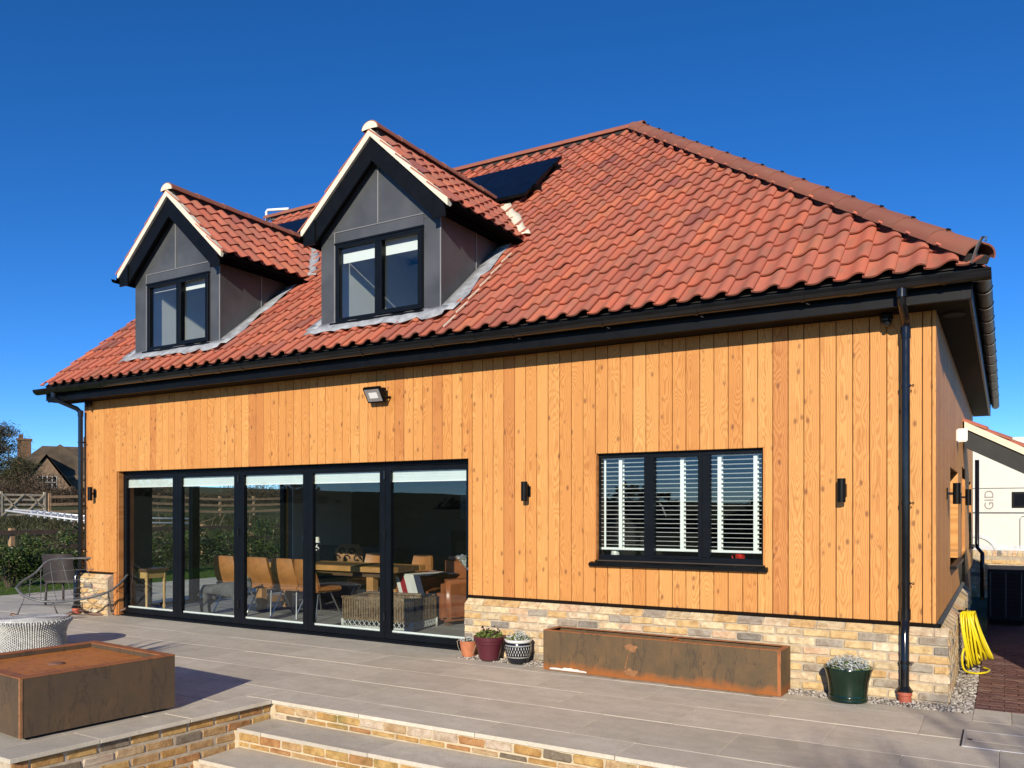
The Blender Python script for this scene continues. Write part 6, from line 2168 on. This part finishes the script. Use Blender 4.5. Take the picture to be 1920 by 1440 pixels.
tag(leaves('rough_grass', 'olive_leaf', np.stack([X_, Y_, Zg + 0.05], 1), 0.3, aspect=0.07, up=1.4, seed=6), 'rough tussocky grass between the hedge and the paddock fence', 'grass', kind='stuff')
# brushwood pile seen through the glazing
bpz = thing('brushwood_pile', 'pile of bare cut branches seen through the second glazed leaf', 'branches', (-22.5, 9.2, hgt(-22.5, 9.2)))
rs = np.random.RandomState(77)
m = MB()
for i in range(120):
    p = Vector((rs.normal() * 0.7, rs.normal() * 1.3, rs.uniform(0.0, 0.7)))
    d = Vector((rs.normal() * 0.5, rs.normal(), rs.normal() * 0.5)).normalized() * rs.uniform(0.4, 1.1)
    m.tube([p, p + d * 0.5 + Vector((0, 0, 0.05)), p + d], [0.02, 0.014, 0.006], 4)
m.build('branches', 'twig', bpz)['kind'] = 'stuff'

# ------------------------------------------------------------------ behind the viewer: what the glass reflects and what casts soft shadows
def bare_tree(loc, label, h, seed, name='bare_tree', depth=5, r0=0.13):
    t_ = thing(name, label, 'tree', loc)
    rs = random.Random(seed)
    m, tw = MB(), MB()
    def grow(p, d, L, r, k):
        mid = p + d * L * 0.5 + Vector((rs.uniform(-1, 1), rs.uniform(-1, 1), 0)) * L * 0.06
        e = p + d * L
        (m if k > 3 else tw).tube([p, mid, e], [r, r * 0.85, r * 0.7], 6 if k > 2 else 4, cap=False)
        if k == 0:
            return
        for i in range(3 if k > 1 else 4):
            ax = Vector((rs.uniform(-1, 1), rs.uniform(-1, 1), rs.uniform(-0.2, 0.4)))
            nd = (d + ax * 0.75).normalized()
            nd.z = nd.z * 0.85 + 0.12
            grow(p.lerp(e, rs.uniform(0.65, 1.0)), nd.normalized(), L * rs.uniform(0.6, 0.82), r * 0.58, k - 1)
    grow(Vector((0, 0, -0.1)), Vector((0.03, 0, 1)), h * 0.30, r0, depth)
    m.build('trunk', 'bark', t_, smooth=True)
    tw.build('branches', 'twig', t_)
    return t_


bare_tree((4.3, -14.6, -0.62), 'bare winter tree standing behind the viewer', 9.0, 5, r0=0.17)
rs = np.random.RandomState(31)
n_ = 22000
X_ = rs.uniform(-95, 60, n_)
Y_ = rs.uniform(-52, -46, n_)
env = 0.7 + 0.25 * np.sin(X_ * 0.47) + 0.2 * np.sin(X_ * 1.3)
for c0, w0, h0 in ((-58, 6.0, 4.2), (-37, 2.6, 2.0), (-22, 3.2, 3.0), (-14, 2.2, 2.0), (-80, 7.0, 5.0), (10, 8.0, 3.0)):
    env = env + h0 * np.exp(-((X_ - c0) / w0) ** 2)
Z_ = -0.7 + env * rs.uniform(0, 1, n_)
tag(leaves('tree_belt', 'treeline_leaf', np.stack([X_, Y_, Z_], 1), 0.75, aspect=0.5, up=0.2, seed=8), 'dark belt of trees that the glazing mirrors', 'trees', kind='stuff')
# spiky plant in a pot to the side of the water table: its leaves shade the patio
sp_ = thing('spiky_plant', 'tall spiky leaved plant in a dark pot beside the water table', 'plant', (-7.05, -4.05, 0))
MB().lathe([(0, 0), (0.17, 0), (0.24, 0.38), (0.25, 0.42), (0.22, 0.42), (0.2, 0.36), (0, 0.36)], 24).build('pot', 'grey_steel', sp_, smooth=True, angle=0.6)
m = MB()
rs = random.Random(8)
for i in range(70):
    a = rs.uniform(0, 6.283)
    L = rs.uniform(0.5, 0.85)
    lean = rs.uniform(0.1, 0.8)
    d = Vector((math.cos(a) * lean, math.sin(a) * lean, 1)).normalized()
    s_ = Vector((-math.sin(a), math.cos(a), 0)) * 0.022
    p0_ = Vector((math.cos(a) * 0.08, math.sin(a) * 0.08, 0.36))
    p1_ = p0_ + d * L * 0.6
    p2_ = p0_ + d * L + Vector((math.cos(a), math.sin(a), -0.5)) * L * lean * 0.35
    m.add([p0_ - s_, p0_ + s_, p1_ + s_, p1_ - s_, p2_], [(0, 1, 2, 3), (3, 2, 4)], rs.random())
m.build('leaf_blades', 'laurel_leaf', sp_, tint=True, recalc=False)

# garage out of the picture whose corner shades the drive
gg_ = thing('garage', 'flat roofed yellow brick garage beside the drive', 'garage', (1.35, -0.35, -0.012))
MB().box(0, 3.5, 0, 2.3, 0, 2.45).build('wall', 'mortar', gg_)
MB().box(-0.1, 3.6, -0.1, 2.4, 2.451, 2.62).build('roof', 'canopy_grey', gg_, bevel=0.01)
MB().box(0.5, 3.0, -0.03, -0.001, 0.0, 2.1).build('garage_door', 'grey_steel', gg_)

# rust washed from the planter onto the slabs
r_ = random.Random(12)
top_ = [(-3.33 + i * 0.108, -0.425 - 0.0028 * i) for i in range(21)]
bot_ = [(x + r_.uniform(-0.02, 0.02), y - 0.02 - 0.05 * r_.random() ** 1.5 * (0.4 + i / 24)) for i, (x, y) in enumerate(top_)]
V = [(x, y, 0.0018) for x, y in top_] + [(x, y, 0.0018) for x, y in bot_]
MB().add(V, [(i, i + 21, i + 22, i + 1) for i in range(20)]).build('rust_stain', 'stain', patio, recalc=False)
